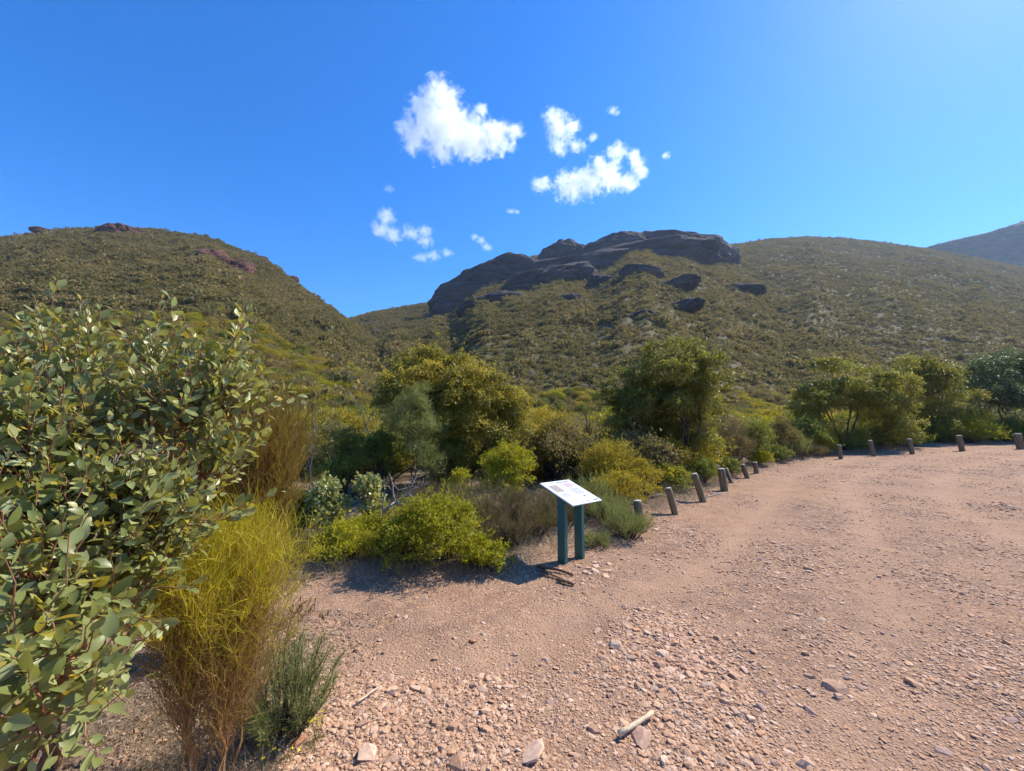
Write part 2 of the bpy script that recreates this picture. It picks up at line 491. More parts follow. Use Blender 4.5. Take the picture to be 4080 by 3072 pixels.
def rock_material(name, stops, strata=1.0):
    m, n, l = nodes_of(name)
    g = n.new('ShaderNodeNewGeometry')
    mp = n.new('ShaderNodeMapping'); mp.inputs['Scale'].default_value = (.05, .05, .28 * strata)
    l.new(g.outputs['Position'], mp.inputs[0])
    t = n.new('ShaderNodeTexNoise'); t.inputs['Scale'].default_value = 1.0; t.inputs['Detail'].default_value = 9; t.inputs['Roughness'].default_value = .62
    l.new(mp.outputs[0], t.inputs['Vector'])
    t2 = n.new('ShaderNodeTexNoise'); t2.inputs['Scale'].default_value = .35; t2.inputs['Detail'].default_value = 8; t2.inputs['Roughness'].default_value = .7
    l.new(g.outputs['Position'], t2.inputs['Vector'])
    r = ramp(n, stops); l.new(t.outputs['Fac'], r.inputs[0])
    p = n.new('ShaderNodeBsdfPrincipled'); p.inputs['Roughness'].default_value = .9; p.inputs['Specular IOR Level'].default_value = .2
    l.new(r.outputs[0], p.inputs['Base Color'])
    ad = n.new('ShaderNodeMath'); ad.operation = 'ADD'
    l.new(t.outputs['Fac'], ad.inputs[0]); l.new(t2.outputs['Fac'], ad.inputs[1])
    b = n.new('ShaderNodeBump'); b.inputs['Strength'].default_value = 1.0; b.inputs['Distance'].default_value = 4.0
    l.new(ad.outputs[0], b.inputs['Height']); l.new(b.outputs[0], p.inputs['Normal'])
    o = n.new('ShaderNodeOutputMaterial'); l.new(p.outputs[0], o.inputs[0])
    MATS[name] = m
    return m


def hill_material():
    m, n, l = nodes_of('hill_soil')
    g = n.new('ShaderNodeNewGeometry')
    t = n.new('ShaderNodeTexNoise'); t.inputs['Scale'].default_value = .5; t.inputs['Detail'].default_value = 9; t.inputs['Roughness'].default_value = .7
    l.new(g.outputs['Position'], t.inputs['Vector'])
    r = ramp(n, [(.3, (.095, .082, .042)), (.5, (.125, .104, .054)), (.64, (.145, .116, .064)), (.8, (.18, .135, .085))])
    l.new(t.outputs['Fac'], r.inputs[0])
    p = n.new('ShaderNodeBsdfPrincipled'); p.inputs['Roughness'].default_value = .95; p.inputs['Specular IOR Level'].default_value = .1
    l.new(r.outputs[0], p.inputs['Base Color'])
    b = n.new('ShaderNodeBump'); b.inputs['Strength'].default_value = .5; b.inputs['Distance'].default_value = .3
    l.new(t.outputs['Fac'], b.inputs['Height']); l.new(b.outputs[0], p.inputs['Normal'])
    o = n.new('ShaderNodeOutputMaterial'); l.new(p.outputs[0], o.inputs[0])
    MATS['hill_soil'] = m
    return m


GROUND_MAT = ground_material()
hill_material()
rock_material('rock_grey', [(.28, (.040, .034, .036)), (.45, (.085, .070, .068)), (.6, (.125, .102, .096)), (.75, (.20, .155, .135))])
rock_material('rock_red', [(.28, (.07, .045, .04)), (.5, (.19, .10, .078)), (.65, (.31, .155, .11)), (.8, (.38, .23, .175))])
rock_material('rock_pink', [(.28, (.30, .20, .17)), (.5, (.46, .32, .28)), (.75, (.56, .42, .37))], 3)

# ---------------------------------------------------------------- ground sheet
def build_ground():
    na = 560
    rad = np.concatenate([[.02], np.geomspace(.5, 40, 210), np.geomspace(44, 1500, 32)])
    ang = np.arange(na) * 2 * math.pi / na
    R, A = np.meshgrid(rad, ang, indexing='ij')
    X, Y = R * np.sin(A), R * np.cos(A)
    Z = ground_h(X, Y) * sst((400 - R) / 350) - 1.2 * sst((R - 60) / 300)
    V = np.stack([X, Y, Z], -1).reshape(-1, 3)
    i = np.arange(len(rad) - 1)[:, None] * na; j = np.arange(na)[None]; k = (j + 1) % na
    Q = np.stack([i + j, i + na + j, i + na + k, i + k], -1).reshape(-1, 4)[:, ::-1]
    me = mesh_np('ground', V, Q, smooth=True)
    b = (Y - edge_y(X)).ravel()
    X, Y = X.ravel(), Y.ravel()
    wob = (fbm(X * 1.3, Y * 1.3, 3, 2.) - .5) * 1.1
    lit = sst((b + wob + .05) / .55)
    # a patch of leaf litter and dry grass round the foot of the gum bush
    lp = sst((-1.05 + .35 * (fbm(X * 2, Y * 2, 3, 6.) - .5) - X) / .5) * sst((3.4 - Y) / .7)
    lit = np.maximum(lit, lp * .8)
    a = me.attributes.new('litter', 'FLOAT', 'POINT'); a.data.foreach_set('value', lit.astype(np.float32))
    a = me.attributes.new('worn', 'FLOAT', 'POINT'); a.data.foreach_set('value', worn(X, Y).astype(np.float32))
    return structure('ground', me, GROUND_MAT)


build_ground()

# ---------------------------------------------------------------- hills
def sight(u, v):
    b = (1536 - v) / FPX
    q = CT - b * ST
    return (u - 2040) / FPX / q, (b * CT + ST) / q        # x/y and rise/y of that line of sight


class Hill:
    def __init__(s, tab, foot, p=1.08, seed=0.0, amp=3.0):
        # tab rows: bearing point (u, v) of the crest and its distance
        s.a = np.array([sight(u, v)[0] for u, v, d in tab]); s.e = np.array([sight(u, v)[1] for u, v, d in tab])
        s.d = np.array([d for u, v, d in tab], float); s.foot, s.p, s.seed, s.amp = foot, p, seed, amp

    def h(s, x, y):
        a = x / np.maximum(y, 1e-3)
        e, D = np.interp(a, s.a, s.e), np.interp(a, s.a, s.d)
        zr = e * D + EYE
        F = s.foot
        t = (y - F) / (D - F)
        tt = np.clip(t, 0, 1)
        z = zr * tt ** s.p
        over = np.maximum(y - D, 0)
        z = z - over * .10 - over ** 2 / (D * 1.1)
        z = np.where(t < 0, (y - F) * .05, z)
        nz = (fbm(x / 55, y / 55, 4, s.seed) - .5) * 2 * s.amp * sst(tt * 1.5) * (1 - .75 * sst((tt - .75) / .25))
        gul = (fbm(a * 9 + .3 * fbm(x / 90, y / 90, 2, s.seed), tt * 1.2, 3, s.seed + 5) - .5) * 2.4 * s.amp * sst(tt * 4) * sst((1 - tt) * 3)
        return z + nz + gul + (fbm(x / 9, y / 9, 2, s.seed + 2) - .5) * .6 * sst(tt * 5) - .3

    def mesh(s, name, na, ny):
        A = np.linspace(s.a[0], s.a[-1], na)
        T = np.concatenate([np.linspace(-.04, 1, ny), 1 + np.linspace(.02, .45, 14)])
        D = np.interp(A, s.a, s.d)
        Y = s.foot + T[:, None] * (D[None] - s.foot)
        X = A[None] * Y
        Z = s.h(X, Y)
        V = np.stack([X, Y, Z], -1).reshape(-1, 3)
        i = np.arange(len(T) - 1)[:, None] * na; j = np.arange(na - 1)[None]
        Q = np.stack([i + j, i + j + 1, i + na + j + 1, i + na + j], -1).reshape(-1, 4)
        return mesh_np(name, V, Q, smooth=True)


HILL_L = Hill([(-2600, 1250, 200), (-1600, 1080, 215), (-700, 985, 230), (0, 950, 245), (150, 928, 250), (260, 914, 252), (480, 907, 256), (640, 917, 256), (820, 947, 254),
               (900, 972, 250), (1060, 1032, 240), (1150, 1107, 230), (1250, 1182, 220), (1330, 1237, 210), (1400, 1287, 200), (1500, 1357, 184),
               (1600, 1425, 165), (1720, 1505, 142), (1850, 1585, 118), (2000, 1650, 95), (2200, 1705, 70)], 28, 1.06, 3.0, 3.2)
HILL_C = Hill([(700, 1420, 360), (1000, 1340, 365), (1300, 1288, 370), (1400, 1268, 372), (1500, 1240, 375), (1700, 1208, 380), (1790, 1180, 385), (1850, 1125, 388), (1950, 1075, 392), (2050, 1040, 396),
               (2150, 1015, 400), (2240, 985, 402), (2330, 990, 404), (2440, 962, 406), (2520, 935, 408), (2640, 922, 410), (2720, 925, 410),
               (2800, 943, 405), (2870, 968, 400), (2940, 1000, 392), (3050, 1068, 375), (3170, 1146, 355), (3350, 1243, 330), (3600, 1330, 300),
               (3900, 1420, 270), (4300, 1500, 240), (4900, 1580, 200)], 48, 1.10, 8.0, 6.0)
HILL_R = Hill([(2300, 1090, 500), (2600, 1020, 505), (2930, 974, 515), (3050, 954, 520), (3200, 944, 522), (3350, 946, 524), (3500, 964, 522), (3680, 987, 515),
               (3850, 1022, 505), (4080, 1066, 495), (4500, 1160, 470), (5200, 1300, 430), (6200, 1420, 400)], 75, 1.10, 15.0, 6.5)
HILL_F = Hill([(3200, 1120, 760), (3500, 1045, 770), (3690, 985, 780), (3800, 957, 785), (3950, 922, 790), (4080, 880, 795), (4400, 800, 800), (5000, 740, 800), (6000, 780, 800)], 610, 1.1, 22.0, 5.0)
HILLS = [HILL_L, HILL_C, HILL_R, HILL_F]
structure('hill_left', HILL_L.mesh('hill_left', 300, 110), MATS['hill_soil'])
structure('hill_center', HILL_C.mesh('hill_center', 320, 130), MATS['hill_soil'])
structure('hill_right', HILL_R.mesh('hill_right', 240, 110), MATS['hill_soil'])
structure('hill_far', HILL_F.mesh('hill_far', 160, 60), MATS['rock_grey'])  # rocky peak; the darker rock colour also stands in for shade on its face


def land_h(x, y):
    z = ground_h(x, y)
    for hl in HILLS:
        a = np.asarray(x / np.maximum(y, 1e-3))
        ok = (a > hl.a[0]) & (a < hl.a[-1])
        z = np.maximum(z, np.where(ok, hl.h(x, y), -99))
    return z


# ---------------------------------------------------------------- rocks on the hills
def rock_mesh(name, seed, sub=5, rough=.20, ledge=.03, cubic=.12):
    bm = bmesh.new()
    bmesh.ops.create_icosphere(bm, subdivisions=sub, radius=1)
    V = np.array([v.co[:] for v in bm.verts])
    d = unit(V)
    # a blocky, layered boulder
    blk = 1 / np.max(np.abs(d), axis=1)
    r = 1 + cubic * (blk - 1)
    r = r * (1 + rough * ((fbm(d[:, 0] * 1.6 + seed, d[:, 1] * 1.6 + d[:, 2] * 1.1, 4, seed) - .5) * 1.7
                          + (fbm(d[:, 0] * 5 + d[:, 2] * 2 + seed, d[:, 1] * 5 - d[:, 2] * 3, 3, seed + 9) - .5) * .8))
    P = d * r[:, None]
    lay = np.sin(P[:, 2] * 17 + 2.2 * fbm(P[:, 0] * 2, P[:, 1] * 2, 3, seed + 4)) * ledge * .5
    crack = -.30 * np.exp(-((fbm(P[:, 0] * 2.2 + seed, P[:, 1] * 2.2 + P[:, 2] * .5, 3, seed + 7) - .5) / .02) ** 2)
    P[:, :2] *= (1 + lay + crack * .6)[:, None]
    for v, p in zip(bm.verts, P): v.co = p
    me = bpy.data.meshes.new(name)
    bm.to_mesh(me); bm.free()
    me.polygons.foreach_set('use_smooth', np.ones(len(me.polygons), bool))
    return me


def outcrop(label, u, v, wu, hv, hill, mat, seed, depth=1.0, roll=0.0, sink=.55, sub=5, group=None, cubic=.15, yaw=0.0, off=0.0):
    """a rock whose face centre lies on the hill in direction (u, v); wu, hv its half width and half height there"""
    a, e = sight(u, v)
    ys = np.linspace(hill.foot, 900, 6000)
    vis = hill.h(a * ys, ys) - EYE - e * ys
    D = float(np.interp(a, hill.a, hill.d))
    k = np.where((vis > 0) & (ys <= D))[0]
    Y = float(ys[k[0]]) if len(k) else D
    Y += off
    m_ = Y / FPX
    rx, rz = wu * m_, hv * m_
    ry = max(rx, rz) * depth * .55
    c = at(u, v, Y + ry * sink)
    c[2] -= rz * .55; rz *= 1.55          # the lower part lies buried in the slope
    o = obj('rock_outcrop', rock_mesh('rock_outcrop', seed, sub, cubic=cubic), MATS[mat])
    o.location = c
    o.scale = (rx, ry, rz)
    o.rotation_euler = (0, -roll, -math.atan(a) + yaw)
    return tag(o, label, 'rock', group)


G_ = 'rock outcrops on the central hill'
outcrop('long dark cliff dome sloping down to the saddle of the central hill', 1955, 1135, 275, 100, HILL_C, 'rock_grey', 1.3, .7, math.radians(25), .62, 6, G_)
outcrop('long dark cliff wall joining the domes along the whole crest', 2330, 1082, 540, 72, HILL_C, 'rock_grey', 51.7, .45, math.radians(9), .92, 6, G_)
outcrop('upright rounded dark rock dome beside a narrow cleft on the crest', 2250, 1032, 118, 76, HILL_C, 'rock_grey', 2.7, .9, math.radians(4), .5, 6, G_)
outcrop('broad low rock slab lying below the two crest domes', 2190, 1120, 210, 62, HILL_C, 'rock_grey', 3.9, .8, math.radians(8), .5, 6, G_)
outcrop('bulging dark rock dome under the highest point of the crest', 2460, 1008, 150, 80, HILL_C, 'rock_grey', 5.1, .9, math.radians(6), .5, 6, G_)
outcrop('long layered cliff band running along the top of the crest', 2700, 985, 215, 66, HILL_C, 'rock_grey', 6.6, .8, math.radians(-15), .9, 6, G_)
outcrop('rounded dark rock dome at the far end of the crest cliff', 2860, 1025, 85, 48, HILL_C, 'rock_grey', 23.4, .9, math.radians(-14), .75, 5, G_)
outcrop('stepped rock tongue hanging below the bulging crest dome', 2555, 1085, 90, 28, HILL_C, 'rock_grey', 7.2, 1, math.radians(-14), .5, 5, G_)
outcrop('dark rounded rock ledge half way down the ridge slope', 2675, 1142, 118, 22, HILL_C, 'rock_grey', 8.4, 1, math.radians(16), .7, 5, G_)
outcrop('flat topped dark rock with a pale end on the open slope', 2945, 1153, 98, 19, HILL_C, 'rock_grey', 9.9, 1, math.radians(-4), .7, 5, G_)
outcrop('small dark rock block beside the gully of the next hill', 3130, 1135, 42, 24, HILL_C, 'rock_grey', 10.5, 1, 0, .5, 4, G_)
outcrop('isolated tilted slab of dark rock lower on the slope', 2690, 1230, 112, 20, HILL_C, 'rock_grey', 11.8, 1, math.radians(14), .7, 5, G_)
outcrop('lowest long dark rock slab of the central slope', 2530, 1268, 95, 22, HILL_C, 'rock_grey', 12.2, 1, math.radians(10), .65, 5, G_)
outcrop('broken rocky band under the sloping cliff dome', 1970, 1205, 150, 32, HILL_C, 'rock_grey', 13.7, 1, math.radians(10), .5, 5, G_)
outcrop('squat rock lump below the broad low slab', 2265, 1198, 68, 26, HILL_C, 'rock_grey', 14.4, 1, 0, .5, 5, G_)
outcrop('small rock step between the slab and the bulging dome', 2400, 1125, 60, 30, HILL_C, 'rock_grey', 15.2, 1, math.radians(-10), .5, 5, G_)
outcrop('pinkish bare boulder on the far slope behind the yellow tipped mallee', 2122, 1497, 20, 15, HILL_C, 'rock_pink', 17.5, 1, 0, .3, 4)
outcrop('pale pink rock patch where the left spur meets the valley', 1510, 1322, 24, 9, HILL_C, 'rock_pink', 18.9, 1, 0, .3, 4)
outcrop('pale rock shelf on the lower slope beside the dark mallee', 2960, 1572, 42, 14, HILL_C, 'rock_grey', 19.4, 1, math.radians(6), .3, 5)
outcrop('grooved grey boulder at the foot of the slope beside the pale shelf', 3020, 1592, 42, 26, HILL_C, 'rock_grey', 20.4, 1, 0, .3, 5)
outcrop('low pinkish rock slab on the slope beside the dark mallee', 2310, 1538, 40, 10, HILL_C, 'rock_pink', 21.4, 1, 0, .3, 4)
H_ = 'rock outcrops on the left hill'
outcrop('reddish brown rock crown on the top of the spur hill', 500, 932, 95, 34, HILL_L, 'rock_red', 31.3, 1, math.radians(4), .4, 6, H_)
outcrop('dark rock ledge on the skyline of the spur hill', 205, 930, 62, 13, HILL_L, 'rock_red', 32.3, 1, math.radians(-6), .4, 5, H_)
outcrop('red scree faced outcrop below the shoulder of the spur hill', 915, 1062, 88, 30, HILL_L, 'rock_red', 33.3, 1, math.radians(24), .4, 5, H_)
outcrop('grey broken rocks above the red scree outcrop', 830, 1022, 75, 26, HILL_L, 'rock_red', 34.3, 1, math.radians(20), .4, 5, H_)
outcrop('dark rock lip on the steep skyline edge of the spur', 1035, 1030, 34, 10, HILL_L, 'rock_red', 35.3, 1, math.radians(16), .4, 5, H_)
outcrop('small dark rock lip lower on the steep spur edge', 1165, 1112, 26, 12, HILL_L, 'rock_red', 36.3, 1, math.radians(40), .4, 5, H_)
outcrop('dark crag near the top of the farthest hill', 4010, 960, 130, 40, HILL_F, 'rock_grey', 41.3, 1, math.radians(22), .7, 5)
outcrop('low brown rock bar half hidden in the hill scrub', 620, 1052, 44, 9, HILL_L, 'rock_red', 37.3, 1, math.radians(4), .4, 4, H_)


# ---------------------------------------------------------------- scattering (uncountable masses only)
def scatter_group(coll):
    ng = bpy.data.node_groups.new('scatter', 'GeometryNodeTree')
    ng.interface.new_socket('Geometry', in_out='INPUT', socket_type='NodeSocketGeometry')
    ng.interface.new_socket('Geometry', in_out='OUTPUT', socket_type='NodeSocketGeometry')
    n, l = ng.nodes, ng.links
    gi, go = n.new('NodeGroupInput'), n.new('NodeGroupOutput')
    ci = n.new('GeometryNodeCollectionInfo'); ci.inputs['Collection'].default_value = coll
    ci.inputs['Separate Children'].default_value = True; ci.inputs['Reset Children'].default_value = True
    ip = n.new('GeometryNodeInstanceOnPoints'); ip.inputs['Pick Instance'].default_value = True
    l.new(gi.outputs[0], ip.inputs['Points']); l.new(ci.outputs[0], ip.inputs['Instance'])
    for nm, ty, sk in (('rot', 'FLOAT_VECTOR', 'Rotation'), ('scl', 'FLOAT_VECTOR', 'Scale'), ('pick', 'INT', 'Instance Index')):
        na = n.new('GeometryNodeInputNamedAttribute'); na.data_type = ty; na.inputs['Name'].default_value = nm
        l.new(na.outputs['Attribute'], ip.inputs[sk])
    l.new(ip.outputs[0], go.inputs[0])
    return ng


def scatter(name, pts, rot, scl, pick, meshes, label, cat):
    coll = bpy.data.collections.new(name + '_kinds')
    for k, me in enumerate(meshes):
        coll.objects.link(bpy.data.objects.new('%s_kind_%02d' % (name, k), me))
    me = mesh_np(name, pts)
    for nm, ty, dat in (('rot', 'FLOAT_VECTOR', rot), ('scl', 'FLOAT_VECTOR', scl)):
        a = me.attributes.new(nm, ty, 'POINT'); a.data.foreach_set('vector', np.asarray(dat, np.float32).ravel())
    a = me.attributes.new('pick', 'INT', 'POINT'); a.data.foreach_set('value', np.asarray(pick, np.int32))
    o = obj(name, me)
    md = o.modifiers.new('scatter', 'NODES'); md.node_group = scatter_group(coll)
    return tag(o, label, cat, None, 'stuff')


def clump_quads(n, size, flat=1.0, wide=.5):
    """n small leaf faces over an uneven dome of radius 1 standing on z = 0"""
    k = max(5, n // 14)
    cd = rnd_dir(k); cd[:, 2] = np.abs(cd[:, 2]) * 1.1 - .15
    cc = unit(cd) * rng.uniform(.55, .95, (k, 1))
    w = rng.integers(0, k, n)
    P = cc[w] + rng.normal(size=(n, 3)) * .17
    P[:, 2] = np.maximum(P[:, 2] * flat + .12, .03)
    d = unit(unit(P) * .7 + rng.normal(size=(n, 3)) * .7)
    s = unit(np.cross(d, rng.normal(size=(n, 3))))
    L = size * rng.uniform(.7, 1.4, (n, 1)); W = L * wide
    V = np.stack([P - d * L * .5, P + s * W * .5, P + d * L * .5, P - s * W * .5], 1)
    Q = np.arange(n * 4).reshape(-1, 4)
    var = np.repeat(np.clip(rng.uniform(0, .45, k)[w] + rng.uniform(0, .3, n), 0, 1), 4)
    return V, Q, var


def scrub_mesh(k, flat):
    b = Bag()
    V, Q, A = clump_quads(150, .30, flat, .6)
    b.add(V, Q, None, A)
    me = b.mesh('scrub_kind')
    me.materials.append(MATS['scrub_leaf'])
    return me


SCRUB = [scrub_mesh(k, f) for k, f in enumerate((.7, .85, 1.0, .6, 1.15, .8, .95, .7))]


def hill_scrub(name, hill, n, y0, label, smin=.55, smax=1.25, thr=.24, a0=None, a1=None):
    a0 = hill.a[0] if a0 is None else a0; a1 = hill.a[-1] if a1 is None else a1
    a = rng.uniform(a0, a1, n)
    D = np.interp(a, hill.a, hill.d) * 1.03
    y = np.sqrt(rng.uniform(0, 1, n) * (D ** 2 - y0 ** 2) + y0 ** 2)
    x = a * y
    z = hill.h(x, y)
    keep = (z > land_h(x, y) - .25) & (fbm(x / 7, y / 7, 2, hill.seed + 30) + .25 * fbm(x / 40, y / 40, 2, hill.seed + 31) > thr)
    x, y, z = x[keep], y[keep], z[keep]; m = len(x)
    s = np.exp(rng.normal(0, .42, m)) * .64
    s = np.clip(s, smin * .6, smax * 1.7) * np.where(rng.uniform(0, 1, m) < .07, 1.6, 1.0)
    scl = np.stack([s * rng.uniform(.85, 1.3, m), s * rng.uniform(.85, 1.3, m), s * rng.uniform(.75, 1.2, m)], -1)
    rot = np.stack([rng.normal(0, .1, m), rng.normal(0, .1, m), rng.uniform(0, 6.28, m)], -1)
    return scatter(name, np.stack([x, y, z - .12], -1), rot, scl, rng.integers(0, len(SCRUB), m), SCRUB, label, 'scrub')


hill_scrub('hill_scrub', HILL_L, 82000, 29, 'dense low olive scrub covering the spur hill', a0=-1.75, a1=.1)
hill_scrub('hill_scrub', HILL_C, 135000, 50, 'olive and yellow scrub covering the slopes of the rocky central hill', a0=-.5, a1=1.5, smin=.7, smax=1.5)
hill_scrub('hill_scrub', HILL_R, 130000, 90, 'even grey green scrub over the rounded hill beyond the gully', a0=.2, a1=1.75, smin=.8, smax=1.7)
hill_scrub('hill_scrub', HILL_F, 90000, 615, 'hazy dark scrub on the farthest hill', a0=.85, a1=1.7, smin=1.0, smax=2.0)


# ---------------------------------------------------------------- stones and gravel
def stone_mesh(k, mat=None):
    bm = bmesh.new()
    sx, sy, sz = rng.uniform(.85, 1.3), rng.uniform(.65, 1.0), rng.uniform(.28, .55)
    for _ in range(22):
        d = rnd_dir(1)[0]
        d = d / max(abs(d)) ** .45 * rng.uniform(.9, 1.0)
        bm.verts.new((d[0] * sx, d[1] * sy, d[2] * sz))
    r = bmesh.ops.convex_hull(bm, input=bm.verts)
    bmesh.ops.delete(bm, geom=[g for g in r['geom_interior'] if isinstance(g, bmesh.types.BMVert)], context='VERTS')
    me = bpy.data.meshes.new('stone')
    bm.to_mesh(me); bm.free()
    if mat: me.materials.append(MATS[mat])
    return me


def stoniness(x, y):
    """how stony the gravel is at a place, 0 to 1: banks of loose stones between the worn wheel tracks"""
    n = fbm(x * .8 + .35 * y, y * .8, 3, 41.)
    bank = np.exp(-((x + .55) / .75) ** 2) * sst((3.6 - y) / 1.6) * 1.0
    bank2 = np.exp(-((x - 1.0 - .12 * (y - 2)) / .42) ** 2) * sst((4.4 - y) / 1.5) * .95
    bank3 = np.exp(-((x - 2.8) / 1.2) ** 2) * .25
    far = .10 * sst((y - 4) / 3)
    return np.clip((.30 + bank + bank2 + bank3 - far + (n - .5) * 1.3) * (1 - .75 * worn(x, y) * sst((y - 2.2) / 1.2)), .03, 1.2)


GRAVEL = [stone_mesh(k, 'gravel_stone') for k in range(14)]


def gravel():
    P, S = [], []
    for y0, y1, per, smin, sig in ((.9, 2.6, 5200, .0042, .50), (2.6, 4.5, 4200, .0050, .52), (4.5, 8, 1700, .0075, .48), (8, 15, 380, .012, .45), (15, 27, 60, .018, .4)):
        area = ((1.35 * y1) ** 2 - (1.35 * y0) ** 2)
        n = int(per * (y1 ** 2 - y0 ** 2) * 1.35)
        y = np.sqrt(rng.uniform(y0 ** 2, y1 ** 2, n)); x = y * rng.uniform(-1.35, 1.45, n)
        keep = rng.uniform(0, 1, n) < stoniness(x, y) * np.where(y < edge_y(x) + .35 + .5 * (fbm(x * 2, y * 2, 2, 5.) - .5), 1, .10)
        keep &= ~((x < -1.5) & (y < 3.4) & (rng.uniform(0, 1, n) < .6))
        x, y = x[keep], y[keep]
        s = smin * np.exp(np.abs(rng.normal(0, sig, len(x)))) * rng.uniform(.75, 1.3, len(x)) * (.72 + .85 * np.clip(stoniness(x, y), 0, 1) ** 1.5)
        P.append(np.stack([x, y, ground_h(x, y)], -1)); S.append(s)
    P = np.concatenate(P); S = np.concatenate(S); m = len(S)
    P[:, 2] += S * .06
    rot = np.stack([rng.normal(0, .2, m), rng.normal(0, .2, m), rng.uniform(0, 6.28, m)], -1)
    scl = S[:, None] * rng.uniform(.85, 1.2, (m, 3))
    print('gravel', m)
    return scatter('gravel', P, rot, scl, rng.integers(0, len(GRAVEL), m), GRAVEL, 'loose pinkish gravel strewn over the car park', 'gravel')


gravel()

STONE_KINDS = {
    'stone_pale': ('pale buff angular stone lying loose on the gravel', [stone_mesh(k, 'stone_pale') for k in range(6)]),
    'stone_grey': ('mauve grey blocky stone lying loose on the gravel', [stone_mesh(k, 'stone_grey') for k in range(5)]),
    'stone_rust': ('rust orange stone lying loose on the gravel', [stone_mesh(k, 'stone_rust') for k in range(4)]),
    'stone_dark': ('dark brown stone lying loose on the gravel', [stone_mesh(k, 'stone_dark') for k in range(4)])}


def loose_stone(x, y, r, kind, rz=None, label=None, flat=1.0):
    lab, ms = STONE_KINDS[kind]
    o = obj('loose_stone', ms[int(rng.integers(len(ms)))])
    o.location = (x, y, float(ground_h(x, y)) + r * .10 * flat)
    o.rotation_euler = (float(rng.normal(0, .2)), float(rng.normal(0, .2)), float(rng.uniform(0, 6.28)) if rz is None else rz)
    o.scale = (r, r * float(rng.uniform(.8, 1.1)), r * flat)
    if label: return tag(o, label, 'stone')
    size = 'chunky' if r > .030 else 'small' if r < .018 else 'middling'
    lab = lab.replace(' lying loose on the gravel', '')
    if math.hypot(x - .9, y - 4.7) < 1.0: where = 'lying by the sign posts'
    elif float(inside(np.array(x), np.array(y))) < .8 and x > .8: where = 'lying along the row of posts'
    elif x < -.35 and y < 3.2: where = 'lying in the stony bank beside the heath bush'
    elif y < 3.0 and x < 1.1: where = 'lying near the two bleached sticks'
    elif y < 4.2 and x < 0: where = 'lying before the wattle bushes'
    elif y < 4.2: where = 'lying loose on the open near gravel'
    else: where = 'lying out on the worn car park track'
    lab = '%s %s %s' % (size, lab, where)
    return tag(o, lab, 'stone', lab.replace(' stone ', ' stones '))


def stones():
    for u, v, rpx, kind, lab in ((2555, 2945, 36, 'stone_pale', 'big pale stone beside the bleached stick on the gravel'),
                                 (1465, 3010, 38, 'stone_pale', 'large flat sided pale stone among the grey ones near the broom bush'),
                                 (1190, 2960, 24, 'stone_rust', 'rust orange stone beside the small yellow flowers'),
                                 (2120, 2995, 44, 'stone_pale', 'broad lumpy pale slab half sunk in the gravel')):
        p = on_ground(u, v)
        loose_stone(p[0], p[1], rpx * np.hypot(p[1], 1.6) / FPX, kind, label=lab)
    n = 0
    while n < 285:
        y = math.sqrt(rng.uniform(1.55 ** 2, 8.0 ** 2)) if rng.uniform() < .35 else rng.uniform(1.55, 3.6)
        x = y * rng.uniform(-.62, 1.3)
        if y > edge_y(x) - .05 or rng.uniform() > float(stoniness(np.array(x), np.array(y))) + .05: continue
        kind = rng.choice(['stone_pale', 'stone_grey', 'stone_rust', 'stone_dark'], p=[.55, .25, .09, .11])
        r = (.012 + .012 * min(2.2, abs(rng.normal()))) * (1 + .04 * max(0, y - 3))
        loose_stone(x, y, r, kind, flat=rng.uniform(.7, 1.1)); n += 1
    # a few paler stones that ring the sign posts
    for dx, dy, r in ((.10, -.12, .05), (.20, -.18, .045), (.30, -.10, .05), (.26, -.30, .055), (.38, -.26, .05), (.16, -.34, .06), (.34, -.42, .05), (.05, -.20, .035), (.46, -.06, .04), (.30, .02, .035)):
        loose_stone(.66 + dx, 4.85 + dy, r, 'stone_pale', flat=.7, label=None)


stones()

# ---------------------------------------------------------------- vegetation builders
def leaves_quad(P, d, L, W, var, up=None, fold=.12):
    """one four cornered leaf per point"""
    n = len(P)
    r = rng.normal(size=(n, 3)) if up is None else up
    s = unit(np.cross(d, r) + 1e-6); nn = np.cross(s, d)
    L = np.asarray(L).reshape(-1, 1) * np.ones((n, 1)); W = np.asarray(W).reshape(-1, 1) * np.ones((n, 1))
    mid = P + d * L * .45 + nn * W * fold
    V = np.stack([P, mid + s * W * .5, P + d * L, mid - s * W * .5], 1)
    return V.reshape(-1, 3), np.arange(n * 4).reshape(-1, 4), np.repeat(np.broadcast_to(var, (n,)), 4)


